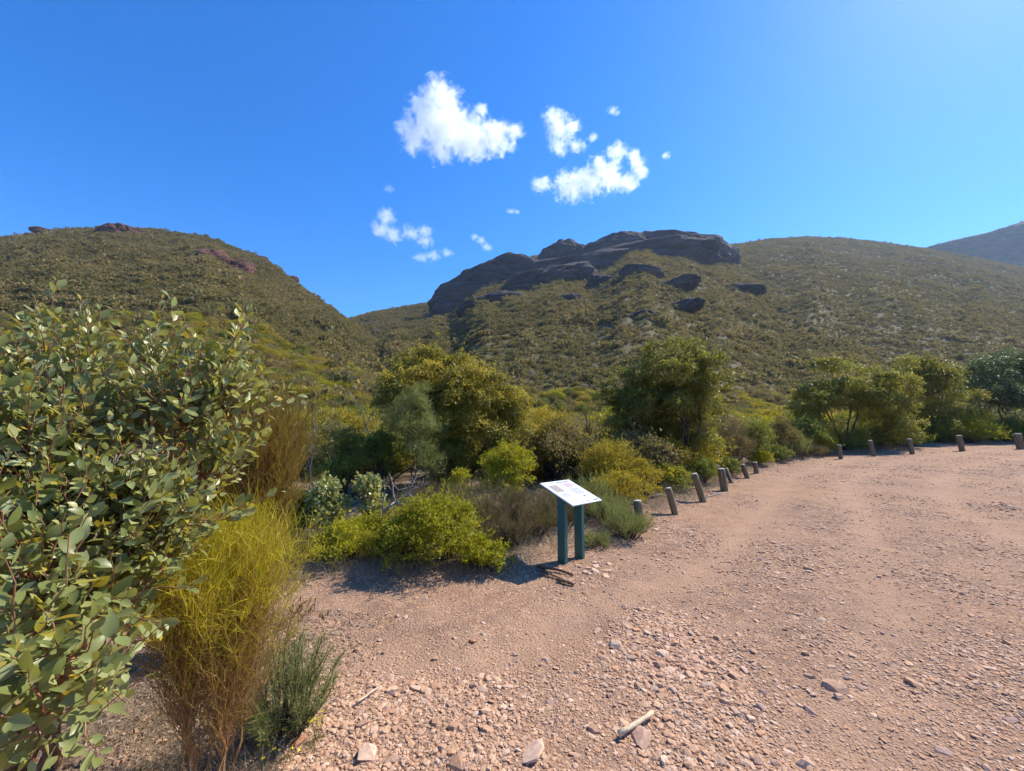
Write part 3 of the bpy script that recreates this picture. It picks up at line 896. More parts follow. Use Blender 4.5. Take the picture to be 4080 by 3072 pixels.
def crown(lobes, n, L, W, clump_r=.10, droop=.5, out=.6, jit=.7, shell=(.70, 1.0), low=-.35, cvar=.55, lvar=.3, tuft=.30, sprig=.20):
    """leaves on domed tufts that cover the upper shells of the lobes like florets; clump_r softens the tufts"""
    lob = np.array(lobes, float)
    area = lob[:, 3] * lob[:, 4] + lob[:, 3] * lob[:, 5]
    per = 15
    k = len(lob) * per
    w = rng.choice(len(lob), k, p=area / area.sum())
    d = rnd_dir(k)
    d[:, 2] = np.where(d[:, 2] < low, -d[:, 2], d[:, 2])
    cc = lob[w, :3] + d * lob[w, 3:6] * rng.uniform(shell[0], shell[1], (k, 1))
    rad = lob[w, 3:6].mean(1) * tuft * rng.uniform(.5, 1.6, k)
    cv = rng.uniform(0, cvar, k)
    j = rng.choice(k, n, p=rad ** 2 / (rad ** 2).sum())
    o2 = rnd_dir(n)
    o2[:, 2] = np.where(rng.uniform(0, 1, n) < .72, np.abs(o2[:, 2]), o2[:, 2])
    o2 = unit(o2 + .45 * d[j])
    P = cc[j] + o2 * (rad[j] * rng.uniform(.55, 1.12, n) ** .6)[:, None] * np.array([1.1, 1.1, .85]) + rng.normal(size=(n, 3)) * clump_r * .22
    # a thinner fill inside, so that the lobes are not hollow
    q = rng.uniform(0, 1, n) < .16
    P[q] = lob[w[j[q]], :3] + rnd_dir(q.sum()) * lob[w[j[q]], 3:6] * rng.uniform(.1, .85, (q.sum(), 1))
    # stray sprigs reaching out of the tufts
    sd = unit(d + rng.normal(size=(k, 3)) * .5 + np.array([0, 0, .35]))
    q = rng.uniform(0, 1, n) < sprig
    P[q] = cc[j[q]] + sd[j[q]] * (rad[j[q]] * rng.uniform(.7, 2.3, q.sum()))[:, None] + rng.normal(size=(q.sum(), 3)) * L * .22
    dr = unit(o2 * out + rng.normal(size=(n, 3)) * jit + np.array([0, 0, -droop]))
    ll = L * rng.uniform(.65, 1.3, n); ww = W * rng.uniform(.7, 1.25, n)
    V, Q, A = leaves_quad(P, dr, ll, ww, np.clip(cv[j] + rng.uniform(0, lvar, n), 0, 1), unit(o2 + rng.normal(size=(n, 3)) * .55))
    return V, Q, A, cc


def lobes_px(rows, Y):
    """lobes from (u, v, ru, rv, dY): where they are seen, at distance Y + dY"""
    out = []
    for u, v, ru, rv, dy in rows:
        c = at(u, v, Y + dy); m_ = (Y + dy) / FPX
        out.append((c[0], c[1], c[2], ru * m_, .5 * (ru + rv) * m_, rv * m_))
    return out


def mallee(label, base, lobes, nleaf, leaf, wleaf, mat, bark='bark_dark', stems=5, spread=.35, r0=.05, clump=.10, droop=.55, group=None, twigs=70, name='mallee_tree', **kw):
    base = np.array([base[0], base[1], float(land_h(np.array(base[0]), np.array(base[1]))) - .05])
    root = thing(name, label, 'tree', base, 0, group)
    V, Q, A, cc = crown(lobes, nleaf, leaf, wleaf, clump, droop, **kw)
    me = mesh_np('crown', V - base, Q, None, A)
    lob = np.array(lobes)
    order = np.argsort(lob[:, 0])
    groups = np.array_split(order, stems)
    nodes = []
    for gidx in groups:
        c = lob[gidx, :3].mean(0)
        b = Bag()
        p0 = base + np.array([(c[0] - base[0]) * .22 + rng.normal() * spread * .3, rng.normal() * spread * .5, 0])
        p0[2] = base[2] - .02
        p1 = c - np.array([0, 0, lob[gidx, 5].mean() * .3])
        path = bend(p0, p1, 8, .07)
        tube(b, path - base, np.linspace(r0, r0 * .42, 8), 7)
        for q in gidx:
            s = path[int(rng.integers(4, 7))]
            e = lob[q, :3] + np.array([0, 0, .2 * lob[q, 5]])
            pa = bend(s, e, 5, .1)
            tube(b, pa - base, np.linspace(r0 * .45, r0 * .16, 5), 5)
            nodes.append(pa[2:])
        nodes.append(path[5:])
        obj('trunk', b.mesh('trunk', True), MATS[bark], root)
    nd = np.concatenate(nodes)
    b = Bag()
    for q in rng.choice(len(cc), min(twigs, len(cc)), replace=False):
        s = nd[np.argmin(np.linalg.norm(nd - cc[q], axis=1))]
        tube(b, bend(s, cc[q], 4, .12) - base, np.linspace(r0 * .16, r0 * .06, 4), 3, cap=False)
    obj('twigs', b.mesh('twigs'), MATS[bark], root, 'stuff')
    obj('crown', me, MATS[mat], root)
    return root


def shrub(label, u, Y, top_v, wpx, mat, leaf=.035, wleaf=.011, n=3500, name='shrub', group=None, stems=6, bark='bark_dark', droop=0.0, clump=.05, flat=None, x=None, seed_lobes=9,
          flowers=0, fsize=.012, fmat='yellow_petal', up=.3, jit=.8, low=-.3, cat='shrub', lobe=.36):
    """a bushy shrub standing at distance Y in the bearing u; its top reaches the sight line top_v, its width wpx"""
    top = at(u, top_v, Y)
    gx, gy = top[0], Y
    gz = float(land_h(np.array(gx), np.array(gy)))
    h = max(top[2] - gz, .15); w = wpx * Y / FPX
    base = np.array([gx, gy, gz - .02])
    root = thing(name, label, cat, base, 0, group)
    n = int(n * 1.9); wleaf = wleaf * 1.45; leaf = leaf * 1.05
    lobes = []
    for k in range(seed_lobes):
        t = k / max(1, seed_lobes - 1)
        ang = k * 2.4 + rng.uniform(-.4, .4)
        rr = (.30 * w) * math.sqrt(t) * rng.uniform(.8, 1.15)
        zz = h * (.80 - .64 * t * rng.uniform(.4, 1.2))
        r = w * lobe * .62 * rng.uniform(.5, 1.35)
        lobes.append((math.cos(ang) * rr, math.sin(ang) * rr, max(zz - r * .25, r * .5), r, r, min(r * .9, h * .4)))
    for k in range(4):
        ang = rng.uniform(0, 6.28); rr = rng.uniform(.05, .5) * w
        lobes.append((math.cos(ang) * rr, math.sin(ang) * rr, h * rng.uniform(.55, .98) * (1 - .5 * rr / w), w * .07, w * .07, w * rng.uniform(.08, .13)))
    V, Q, A, cc = crown(lobes, n, leaf, wleaf, clump, droop - up, jit=jit, low=low)
    obj('crown', mesh_np('crown', V, Q, None, A), MATS[mat], root)
    b = Bag()
    for k in range(min(stems * 3, len(cc))):
        e = cc[int(rng.integers(len(cc)))]
        p0 = np.array([rng.normal() * .03 * w, rng.normal() * .03 * w, 0])
        tube(b, bend(p0, e, 5, .1), np.linspace(.012 + .008 * h, .004, 5), 4, cap=False)
    obj('stems', b.mesh('stems'), MATS[bark], root, 'stuff')
    if flowers:
        d = rnd_dir(flowers); d[:, 2] = np.abs(d[:, 2])
        lb = np.array(lobes); j = rng.integers(0, len(lb), flowers)
        c = lb[j, :3] + d * lb[j, 3:6] * 1.08
        b = Bag()
        for q in range(5):
            nd_ = unit(d + rng.normal(size=d.shape) * .7)
            V, Q, A = leaves_quad(c, nd_, fsize, fsize * .9, rng.uniform(0, 1, flowers))
            b.add(V, Q, None, A)
        obj('flowers', b.mesh('flowers'), MATS[fmat], root, 'stuff')
    return root


def strands(P, d, L, W, var, seg=3, curl=.25, lift=.0):
    """thin ribbons, tapering, curving as they grow"""
    n = len(P)
    s = unit(np.cross(d, rng.normal(size=(n, 3))))
    bendv = rng.normal(size=(n, 3)) * curl + np.array([0, 0, lift])
    t = np.linspace(0, 1, seg + 1)
    L = np.asarray(L).reshape(-1, 1) * np.ones((n, 1))
    rows = []
    for k, tk in enumerate(t):
        c = P + d * L * tk + bendv * L * tk * tk * .5
        w = W * (1 - .75 * tk)
        rows += [c - s * w * .5, c + s * w * .5]
    V = np.stack(rows, 1)
    m = 2 * (seg + 1)
    base = (np.arange(n) * m)[:, None, None]
    f = np.array([[2 * k, 2 * k + 1, 2 * k + 3, 2 * k + 2] for k in range(seg)])[None]
    return V.reshape(-1, 3), (base + f).reshape(-1, 4), np.repeat(np.broadcast_to(var, (n,)), m)


def heath(label, u, Y, top_v, wpx, mat='heath_twig', n=2600, L=.16, W=.0035, name='heath_shrub', group=None, nst=46, spread=.55, bark='bark_dark', flowers=0, fsize=.012, cat='shrub'):
    """fine twiggy upright shrub"""
    top = at(u, top_v, Y)
    gz = float(land_h(np.array(top[0]), np.array(Y)))
    h = max(top[2] - gz, .12); w = wpx * Y / FPX
    base = np.array([top[0], Y, gz - .02])
    root = thing(name, label, cat, base, 0, group)
    b = Bag(); f = Bag(); fl = Bag()
    per = max(6, n // nst)
    for k in range(nst):
        a = rng.uniform(0, 6.28); rr = math.sqrt(rng.uniform()) * w * .5
        e = np.array([math.cos(a) * rr, math.sin(a) * rr, h * rng.uniform(.55, .98) * (1 - .35 * (rr / (w * .5)) ** 2)])
        p0 = np.array([e[0] * .35, e[1] * .35, 0]) * rng.uniform(.6, 1.2)
        pth = bend(p0, e, 6, .08)
        tube(b, pth, np.linspace(.004 + .004 * h, .0016, 6), 3, cap=False)
        t = rng.uniform(.25, 1.0, per) ** .8 * 5
        i = np.clip(t.astype(int), 0, 4); fr = (t - i)[:, None]
        P = pth[i] * (1 - fr) + pth[i + 1] * fr
        ax = unit(pth[i + 1] - pth[i])
        d = unit(ax * .9 + rng.normal(size=(per, 3)) * spread + np.array([0, 0, .25]))
        V, Q, A = strands(P, d, L * rng.uniform(.5, 1.2, per), W, np.clip(rng.uniform(0, .4) + rng.uniform(0, .55, per), 0, 1), 2, .35, .1)
        f.add(V, Q, None, A)
        if flowers:
            for _ in range(max(1, flowers // nst)):
                c = e + rng.normal(size=3) * .03
                dd = rnd_dir(5)
                V, Q, A = leaves_quad(np.repeat(c[None], 5, 0), dd, fsize, fsize, rng.uniform(0, 1, 5)); fl.add(V, Q, None, A)
    obj('stems', b.mesh('stems'), MATS[bark], root, 'stuff')
    obj('crown', f.mesh('crown'), MATS[mat], root)
    if flowers: obj('flowers', fl.mesh('flowers'), MATS['yellow_petal'], root, 'stuff')
    return root


# ---------------------------------------------------------------- the gum bush close to the camera
def gum_leaf_shape(bendk):
    """one broad gum leaf, 1 long, along +y, folded along its rib"""
    prof = [(0, .0), (.06, .03), (.2, .18), (.4, .265), (.62, .25), (.82, .15), (1.0, .0)]
    rib, lf, rt = [], [], []
    for t, w in prof:
        z = bendk * (t - t * t) - .10 * bendk * t
        rib.append((0, t, z)); lf.append((-w, t, z + w * .28)); rt.append((w, t, z + w * .28))
    V = rib + lf[1:-1] + rt[1:-1]
    m = len(prof); L0 = m; R0 = m + m - 2
    T, Q = [(0, 1, L0), (0, R0, 1), (m - 2, m - 1, L0 + m - 3), (m - 2, R0 + m - 3, m - 1)], []
    for k in range(1, m - 2):
        Q.append((k, k + 1, L0 + k, L0 + k - 1)); Q.append((k + 1, k, R0 + k - 1, R0 + k))
    return np.array(V), np.array(Q), np.array(T)


def gum_bush():
    rows = [(150, 1640, 230, 180, 2.05), (310, 1540, 90, 110, 2.05), (190, 1455, 70, 80, 2.05), (400, 1770, 330, 210, 1.95), (720, 1580, 150, 120, 2.1), (640, 1460, 80, 70, 2.1), (870, 1470, 110, 80, 2.1),
            (770, 1700, 230, 190, 2.0), (930, 1640, 110, 110, 2.05), (820, 1900, 150, 170, 1.95), (420, 2050, 330, 250, 1.7), (650, 2250, 130, 170, 1.7), (60, 1900, 300, 280, 1.65),
            (150, 2350, 300, 260, 1.35), (420, 2430, 190, 150, 1.5), (60, 2700, 240, 260, 1.12), (220, 2850, 170, 130, 1.12), (120, 2960, 130, 90, 1.3), (300, 2780, 150, 110, 1.5), (480, 2250, 260, 230, 1.65), (330, 2620, 230, 190, 1.35), (640, 2080, 230, 200, 1.75), (600, 2430, 170, 130, 2.15), (-350, 1700, 380, 380, 1.9), (-300, 2400, 330, 420, 1.4), (-700, 2000, 420, 500, 1.7)]
    lob = []
    for u, v, ru, rv, Y in rows:
        c = at(u, v, Y); m_ = Y / FPX
        lob.append((*c, ru * m_, .55 * (ru + rv) * m_, rv * m_))
    lob = np.array(lob)
    bx, by = -2.15, 1.95
    base = np.array([bx, by, float(ground_h(bx, by)) - .03])
    root = thing('gum_bush', 'large leafy gum bush with broad blue grey leaves on reddish twigs', 'bush', base)
    # twigs
    tw = Bag(); leafP, leafD, leafN, leafS = [], [], [], []
    vol = lob[:, 3] * lob[:, 5] + lob[:, 3] * lob[:, 4]
    k = 1150
    w = rng.choice(len(lob), k, p=vol / vol.sum())
    starts = []
    hub = np.array([bx, by, 1.0])
    for q in range(k):
        L = lob[w[q]]
        d = rnd_dir(1)[0]
        if d[1] > .35: d[1] *= -.6
        if d[2] < -.5: d[2] *= -.5
        p = L[:3] + d * L[3:6] * rng.uniform(.35, .8)
        out = unit(unit(p - hub) * .8 + d * .7 + np.array([0, 0, .45]) + rng.normal(size=3) * .3)
        ln = rng.uniform(.15, .30)
        if L[2] > 1.70 and rng.uniform() < .30:
            out = unit(out + np.array([0, 0, .9])); ln = rng.uniform(.26, .42)
        tip = p + out * ln + np.array([0, 0, .03])
        if tip[2] < base[2] + .12: continue
        path = bend(p, tip, 6, .06, -.03)
        tube(tw, path - base, np.linspace(.0034, .0013, 6), 4, rng.uniform(0, 1), cap=False)
        starts.append(p)
        nl = int(rng.integers(9, 15) * (1 if ln < .3 else 1.4)); sz = rng.uniform(.8, 1.2)
        ph = rng.uniform(0, 6.28)
        ax = unit(tip - p)
        s1 = unit(np.cross(ax, [.2, .3, .93])); s2 = np.cross(ax, s1)
        for j in range(nl):
            t = (j + .6) / nl
            pp = path[0] + 0
            i = min(int(t * 5), 4); pp = path[i] + (path[i + 1] - path[i]) * (t * 5 - i)
            an = ph + j * 2.6
            side = s1 * math.cos(an) + s2 * math.sin(an)
            dd = unit(side * (1.1 - .5 * t) + ax * (.35 + .6 * t) + np.array([0, 0, rng.uniform(-.35, .45)]) + rng.normal(size=3) * .25)
            nrm = unit(np.array([.35, .05, .75]) + rng.normal(size=3) * .55)
            leafP.append(pp + dd * .008); leafD.append(dd); leafN.append(nrm)
            leafS.append(sz * (.060 - .024 * abs(t - .45)) * rng.uniform(.6, 1.2) * (.55 if j == nl - 1 else 1))
    starts = np.array(starts)
    P, D, N, S = map(np.array, (leafP, leafD, leafN, leafS))
    # stems
    hubs = []
    for gidx in (range(0, 4), range(4, 10), (10, 11, 14), (12, 13, 20), (15, 16, 18), (17, 19), (21,), (22,), (23, 24), (25,)):
        gidx = list(gidx)
        b = Bag()
        c = lob[gidx, :3].mean(0)
        p0 = base + np.array([rng.normal() * .06, rng.normal() * .06, 0])
        path = bend(p0, c, 9, .06)
        tube(b, path - base, np.linspace(.016, .009, 9), 7)
        for q in gidx:
            pa = bend(path[5], lob[q, :3], 7, .08)
            tube(b, pa - base, np.linspace(.011, .005, 7), 5)
            hubs.append(pa[1:])
        hubs.append(path[3:])
        obj('stem', b.mesh('stem', True), MATS['bark_red'], root)
    hubs = np.concatenate(hubs)
    for p in starts:
        h_ = hubs[np.argmin(np.linalg.norm(hubs - p, axis=1))]
        tube(tw, bend(h_, p, 5, .08) - base, np.linspace(.0055, .0034, 5), 4, rng.uniform(0, 1), cap=False)
    obj('twigs', tw.mesh('twigs', True), MATS['bark_red'], root, 'stuff')
    # leaves: the 300 that show largest are parts of their own, the rest one mass
    X = np.cross(D, N); X = unit(X); Nn = np.cross(X, D)
    cen = P + D * S[:, None] * .5 - np.array([0, 0, EYE])
    dep = cen[:, 1] * CT + cen[:, 2] * ST
    up_ = -cen[:, 1] * ST + cen[:, 2] * CT
    uu, vv = 2040 + FPX * cen[:, 0] / dep, 1536 - FPX * up_ / dep
    view = unit(cen)
    score = S ** 2 * np.abs((Nn * view).sum(1)) / dep ** 2
    inside = (uu > 15) & (uu < 4065) & (vv > 0) & (vv < 3060)
    score = np.where(inside, score, 0)
    # prefer leaves not buried in the crown: compare with the nearest leaf in the same small window of directions
    cell = (np.floor(uu / 28) * 4000 + np.floor(vv / 28)).astype(int)
    front = {}
    for i in np.argsort(dep):
        front.setdefault(int(cell[i]), i)
    isf = np.zeros(len(P), bool); isf[list(front.values())] = True
    score = score * np.where(isf, 1, .02)
    pick = set(np.argsort(-score)[:300].tolist())
    shapes = [gum_leaf_shape(b_) for b_ in (.05, .30, -.20)]
    single = [mesh_np('leaf', V, Q, T, None, True) for V, Q, T in shapes]
    for m_ in single: m_.materials.append(MATS['gum_leaf'])
    mass = Bag()
    for i in range(len(P)):
        M = np.stack([X[i], D[i], Nn[i]], 1) * S[i]
        k = i % 3
        if i in pick:
            o = obj('leaf', single[k], None, root)
            o.matrix_local = Matrix(np.block([[M, (P[i] - base)[:, None]], [np.zeros((1, 3)), np.ones((1, 1))]]).tolist())
        else:
            V, Q, T = shapes[k]
            mass.add(V @ M.T + (P[i] - base), Q, T, rng.uniform(0, 1))
    obj('foliage', mass.mesh('foliage', True), MATS['gum_leaf'], root, 'stuff')
    print('gum leaves', len(P))
    return root


gum_bush()


# ---------------------------------------------------------------- broom bushes
def broom(label, base_xy, h, w, nst, n, fol, lower, L=.15, W=.0028, name='broom_bush', bark='bark_orange', split=.5, lean=(0, 0), bare=.22, r0=.009, green_top=True, spread=.30):
    base = np.array([base_xy[0], base_xy[1], float(ground_h(*base_xy)) - .02])
    root = thing(name, label, 'bush', base)
    top, low = Bag(), Bag()
    hubs = []
    for k in range(nst):
        a = 6.283 * k / nst + rng.uniform(-.3, .3)
        foot = np.array([math.cos(a), math.sin(a), 0]) * rng.uniform(.03, .13)
        e = np.array([math.cos(a) * w * .30 * rng.uniform(.3, 1) + lean[0], math.sin(a) * w * .30 * rng.uniform(.3, 1) + lean[1], h * rng.uniform(.6, .82)])
        b = Bag()
        pth = bend(foot, e, 9, .05)
        tube(b, pth, np.linspace(r0, r0 * .3, 9), 6)
        obj('stem', b.mesh('stem', True), MATS[bark], root)
        hubs.append(pth)
    tw = Bag()
    nb = n // 24
    for q in range(nb):
        pth = hubs[int(rng.integers(nst))]
        t = rng.uniform(bare, .95) * 8; i = min(int(t), 7)
        s = pth[i] + (pth[i + 1] - pth[i]) * (t - i)
        a = rng.uniform(0, 6.28); rr = math.sqrt(rng.uniform()) * w * .5
        zt = s[2] + (h - s[2]) * rng.uniform(.30, .95)
        fz = .55 + .45 * min(1, s[2] / (h * .5))
        e = np.array([s[0] + math.cos(a) * rr * fz * .8, s[1] + math.sin(a) * rr * fz * .8, zt * (1 - .18 * (rr / (w * .5)) ** 2)])
        br = bend(s, e, 5, .08, bulge=np.array([math.cos(a), math.sin(a), 0]) * .06 * w)
        tube(tw, br, np.linspace(r0 * .3, r0 * .10, 5), 3, cap=False)
        m = 24
        tt = rng.uniform(.15, 1, m) * 4; ii = np.minimum(tt.astype(int), 3); fr = (tt - ii)[:, None]
        P = br[ii] * (1 - fr) + br[ii + 1] * fr
        ax = unit(br[ii + 1] - br[ii])
        d = unit(ax * .6 + np.array([0, 0, .65]) + rng.normal(size=(m, 3)) * spread)
        cv = rng.uniform(0, .4); tone = rng.normal(0, .12 * h)
        up = P[:, 2] + rng.normal(0, .05 * h, m) + tone > split * h
        dn = ~up & (rng.uniform(0, 1, m) < (.6 if name == 'broom_bush' and fol == 'broom_green' else 1.0))
        for msk, bag in ((up, top), (dn, low)):
            if msk.any():
                V, Q, A = strands(P[msk], d[msk], L * rng.uniform(.5, 1.3, msk.sum()), W, np.clip(cv + rng.uniform(0, .6, msk.sum()), 0, 1), 3, .45, .1)
                bag.add(V, Q, None, A)
    obj('twigs', tw.mesh('twigs'), MATS['bark_orange'], root, 'stuff')
    obj('crown', top.mesh('crown'), MATS[fol], root)
    obj('lower_foliage', low.mesh('lower_foliage'), MATS[lower], root)
    return root


broom('bright yellow green broom bush with bare orange stems beside the gum bush', (-1.36, 1.95), 1.30, .78, 9, 21000, 'broom_green', 'broom_brown', .11, .0022, bare=.16, split=.58, spread=.60, r0=.0055)
broom('tall rust gold broom bush standing behind the gum bush', (-2.02, 3.05), 2.0, .95, 8, 17000, 'broom_gold', 'broom_gold', .13, .0036, bare=.12, split=.5, lean=(.08, 0), spread=.38)

heath('fine leaved grey green heath bush at the edge of the stones', 1170, 2.3, 2500, 400, 'needle_green', 6500, .07, .0022, nst=90, spread=.8)


# small side branch with withered leaves beside the broom
def withered():
    p = on_ground(1120, 2620)
    base = np.array([p[0], p[1], p[2]])
    root = thing('withered_branch', 'withered branch with hanging brown leaves behind the broom bush', 'branch', base)
    b = Bag(); f = Bag()
    e = at(1225, 2390, base[1] + .05) - base
    pth = bend((0, 0, -.02), e, 7, .05, .10)
    tube(b, pth, np.linspace(.006, .002, 7), 5)
    P, D = [], []
    for k in range(46):
        t = rng.uniform(.45, 1) * 6; i = min(int(t), 5)
        s = pth[i] + (pth[i + 1] - pth[i]) * (t - i)
        q = s + np.array([rng.normal() * .07, rng.normal() * .07, rng.uniform(-.06, .05)])
        tube(b, bend(s, q, 3, .1), [.0016, .0012, .001], 3, cap=False)
        P.append(q); D.append(unit(np.array([rng.normal() * .5, rng.normal() * .5, -1.0])))
    V, Q, A = leaves_quad(np.array(P), np.array(D), rng.uniform(.04, .075, 46), .014, rng.uniform(0, .7, 46), None, .3)
    f.add(V, Q, None, A)
    obj('stem', b.mesh('stem', True), MATS['bark_orange'], root)
    obj('leaves', f.mesh('leaves'), MATS['dead_leaf'], root, 'stuff')


withered()

# ---------------------------------------------------------------- trees behind the car park edge
T1 = lobes_px([(1661, 1490, 125, 75, 0), (1851, 1490, 88, 60, .3), (1590, 1585, 85, 85, -.7), (1733, 1530, 105, 70, -.4), (1905, 1550, 105, 75, .1), (1842, 1600, 90, 70, -.5), (2040, 1600, 65, 52, .2),
               (1925, 1665, 120, 95, 0), (1995, 1715, 105, 95, .2), (1790, 1645, 105, 95, -.2), (1558, 1640, 58, 95, -.2), (1810, 1740, 130, 95, .5), (1640, 1600, 90, 90, .3), (2060, 1700, 60, 70, .2)], 9.6)
mallee('spreading many lobed mallee with yellow tipped crown behind the dead branches', at(1790, 1900, 9.8)[:2], T1, 80000, .10, .026, 'mallee_leaf', clump=.105, droop=.35, stems=6, r0=.04, tuft=.36, shell=(.74, 1.0), low=-.45, sprig=.05)
T2 = lobes_px([(2680, 1425, 112, 58, .2), (2815, 1478, 72, 62, 0), (2702, 1500, 72, 48, -.6), (2426, 1500, 42, 34, .2), (2552, 1495, 70, 52, .3), (2507, 1556, 88, 58, 0), (2600, 1575, 105, 68, .2),
               (2779, 1575, 95, 78, .2), (2417, 1597, 55, 38, .2), (2507, 1663, 85, 75, .2), (2666, 1645, 105, 88, .4), (2800, 1660, 80, 78, .3), (2470, 1730, 75, 70, .5), (2600, 1740, 90, 75, .8), (2750, 1745, 90, 75, .7), (2560, 1630, 90, 80, -.2), (2730, 1590, 90, 70, -.3)], 11.6)
mallee('upright dark mallee with a domed lime green top and several thin trunks', at(2690, 1850, 11.9)[:2], T2, 74000, .10, .028, 'dark_mallee_leaf', clump=.12, droop=.4, stems=6, r0=.05, spread=1.0, tuft=.36, shell=(.74, 1.0), low=-.45, sprig=.05)
T2b = lobes_px([(2530, 1755, 75, 70, .3), (2690, 1760, 110, 75, .5), (2800, 1760, 70, 60, .3)], 12.2)
mallee('thin half dead mallee regrowth under the upright dark mallee', at(2660, 1850, 12.3)[:2], T2b, 7000, .09, .018, 'heath_twig', clump=.16, stems=7, r0=.022, spread=1.6, twigs=150, name='mallee_regrowth')
T3 = lobes_px([(3317, 1472, 68, 30, .8), (3430, 1482, 58, 34, .8), (3293, 1558, 54, 38, 0), (3415, 1555, 64, 42, -.3), (3552, 1540, 72, 44, .2), (3244, 1620, 72, 56, 0), (3366, 1598, 78, 52, .2),
               (3488, 1620, 88, 58, 0), (3610, 1606, 62, 58, 0), (3610, 1685, 55, 48, 0), (3220, 1675, 52, 40, .2), (3500, 1690, 60, 40, .6), (3260, 1725, 60, 45, 1.2), (3560, 1735, 70, 50, .8), (3430, 1740, 80, 40, 1.8)], 21.0)
mallee('wide spreading dark mallee with fanned trunks behind the far posts', at(3400, 1790, 21.4)[:2], T3, 52000, .14, .044, 'dark_mallee_leaf', clump=.20, droop=.3, stems=7, r0=.06, spread=1.3, tuft=.36, sprig=.05)
T4 = lobes_px([(3650, 1482, 72, 44, 0), (3762, 1496, 48, 38, 0), (3684, 1540, 86, 58, 0), (3732, 1606, 68, 68, 0), (3715, 1690, 62, 70, .4), (3800, 1570, 60, 60, .6), (3690, 1750, 80, 50, .8), (3780, 1720, 70, 70, 1.0)], 25.0)
mallee('tall dense dark mallee in the gap behind the yellow green bush', at(3715, 1790, 25.4)[:2], T4, 36000, .165, .050, 'dark_mallee_leaf', clump=.24, droop=.3, stems=4, r0=.07, spread=.8, tuft=.36, sprig=.05)
T5 = lobes_px([(3952, 1490, 78, 50, 0), (4050, 1466, 80, 60, .4), (3903, 1550, 76, 56, -.3), (4015, 1580, 90, 76, -.5), (4025, 1670, 80, 68, -.5), (3900, 1640, 60, 60, .4), (4180, 1530, 110, 100, 0), (4230, 1660, 120, 90, 0), (3990, 1735, 80, 50, .4), (4120, 1745, 100, 50, .2)], 26.8)
mallee('big blue green mallee by the last post of the row', at(4050, 1780, 27.2)[:2], T5, 50000, .19, .055, 'blue_mallee_leaf', clump=.20, droop=.3, stems=5, r0=.06, spread=1.0, tuft=.36, sprig=.06)
F1 = lobes_px([(1655, 1600, 55, 55, 0), (1640, 1690, 80, 90, 0), (1690, 1760, 70, 80, .1), (1600, 1720, 50, 70, .2), (1700, 1860, 50, 70, 0)], 8.2)
mallee('slender grey green wattle with long needle leaves in front of the yellow tipped mallee', at(1680, 2000, 8.2)[:2], F1, 9000, .14, .009, 'needle_green', clump=.10, droop=-.35, stems=3, r0=.018, spread=.15, name='wattle_tree', out=.4, jit=.6)

# ---------------------------------------------------------------- shrubs along the edge
shrub('bright yellow green wattle bush spilling over the edge of the gravel', 1750, 4.8, 2005, 480, 'bright_leaf', .038, .010, 9000, 'wattle_bush', clump=.045, seed_lobes=16, lobe=.30)
shrub('small yellow green wattle clump beside the shadow of the sign', 1925, 4.62, 2165, 230, 'bright_leaf', .036, .010, 3000, 'wattle_bush', clump=.035, seed_lobes=12, lobe=.30)
shrub('low yellow green bush dotted with small yellow flowers', 1390, 4.85, 2085, 270, 'bright_leaf', .034, .009, 3600, 'flowering_bush', clump=.045, flowers=70, fsize=.014)
heath('thin green bush with scattered yellow daisies behind the low yellow bush', 1330, 5.5, 2000, 260, 'needle_green', 2200, .13, .0036, nst=50, flowers=120, fsize=.018)
shrub('dark green bush closing the gap behind the rust gold broom', 1190, 5.6, 1960, 200, 'green_leaf', .045, .012, 3400, 'dense_bush', clump=.06)
heath('straggling brown heath bush below the gum saplings', 1240, 4.9, 2110, 220, 'heath_twig', 2600, .12, .0036, nst=60)
shrub('leafy yellow green bush between the gum saplings and the fallen branch', 1480, 5.3, 2050, 190, 'bright_leaf', .036, .010, 2600, 'wattle_bush', clump=.05)
shrub('large golden olive bush between the two big mallees', 2190, 10.8, 1640, 260, 'golden_leaf', .055, .013, 6000, 'golden_wattle', clump=.08, seed_lobes=12)
shrub('yellow olive bush in the gap before the upright dark mallee', 2340, 11.6, 1660, 230, 'golden_leaf', .055, .013, 5000, 'golden_wattle', clump=.08, seed_lobes=12)
shrub('dark leafy bush under the wide spreading mallee', 3330, 21.8, 1715, 190, 'green_leaf', .09, .02, 3600, 'dense_bush', clump=.12)
shrub('dark leafy bush filling the shade below the tall dense mallee', 3720, 25.2, 1690, 200, 'green_leaf', .09, .02, 3600, 'dense_bush', clump=.12)
shrub('green bush under the blue green mallee behind the last post', 4010, 26.6, 1690, 190, 'green_leaf', .09, .02, 3600, 'dense_bush', clump=.12)
shrub('dark bush in the deep shade under the yellow tipped mallee', 1800, 9.4, 1740, 260, 'green_leaf', .055, .014, 5000, 'dense_bush', clump=.08)
shrub('dark bush under the open side of the yellow tipped mallee', 1980, 9.6, 1740, 200, 'green_leaf', .055, .014, 4000, 'dense_bush', clump=.08)
shrub('dark bush filling the trunks of the upright dark mallee', 2620, 12.4, 1720, 260, 'green_leaf', .06, .015, 5000, 'dense_bush', clump=.1)
shrub('dark bush between the fanned trunks of the wide mallee', 3440, 22.2, 1690, 180, 'green_leaf', .09, .02, 3600, 'dense_bush', clump=.12)
shrub('dark bush closing the row between the wide and the tall mallee', 3570, 23.2, 1690, 170, 'green_leaf', .09, .02, 3600, 'dense_bush', clump=.12)
shrub('dull green bush at the outer end of the wide mallee', 3215, 19.6, 1670, 160, 'green_leaf', .09, .02, 3600, 'dense_bush', clump=.12)
shrub('dense green bush between the tall mallee and the blue green one', 3850, 25.6, 1630, 200, 'green_leaf', .09, .02, 4200, 'dense_bush', clump=.12)
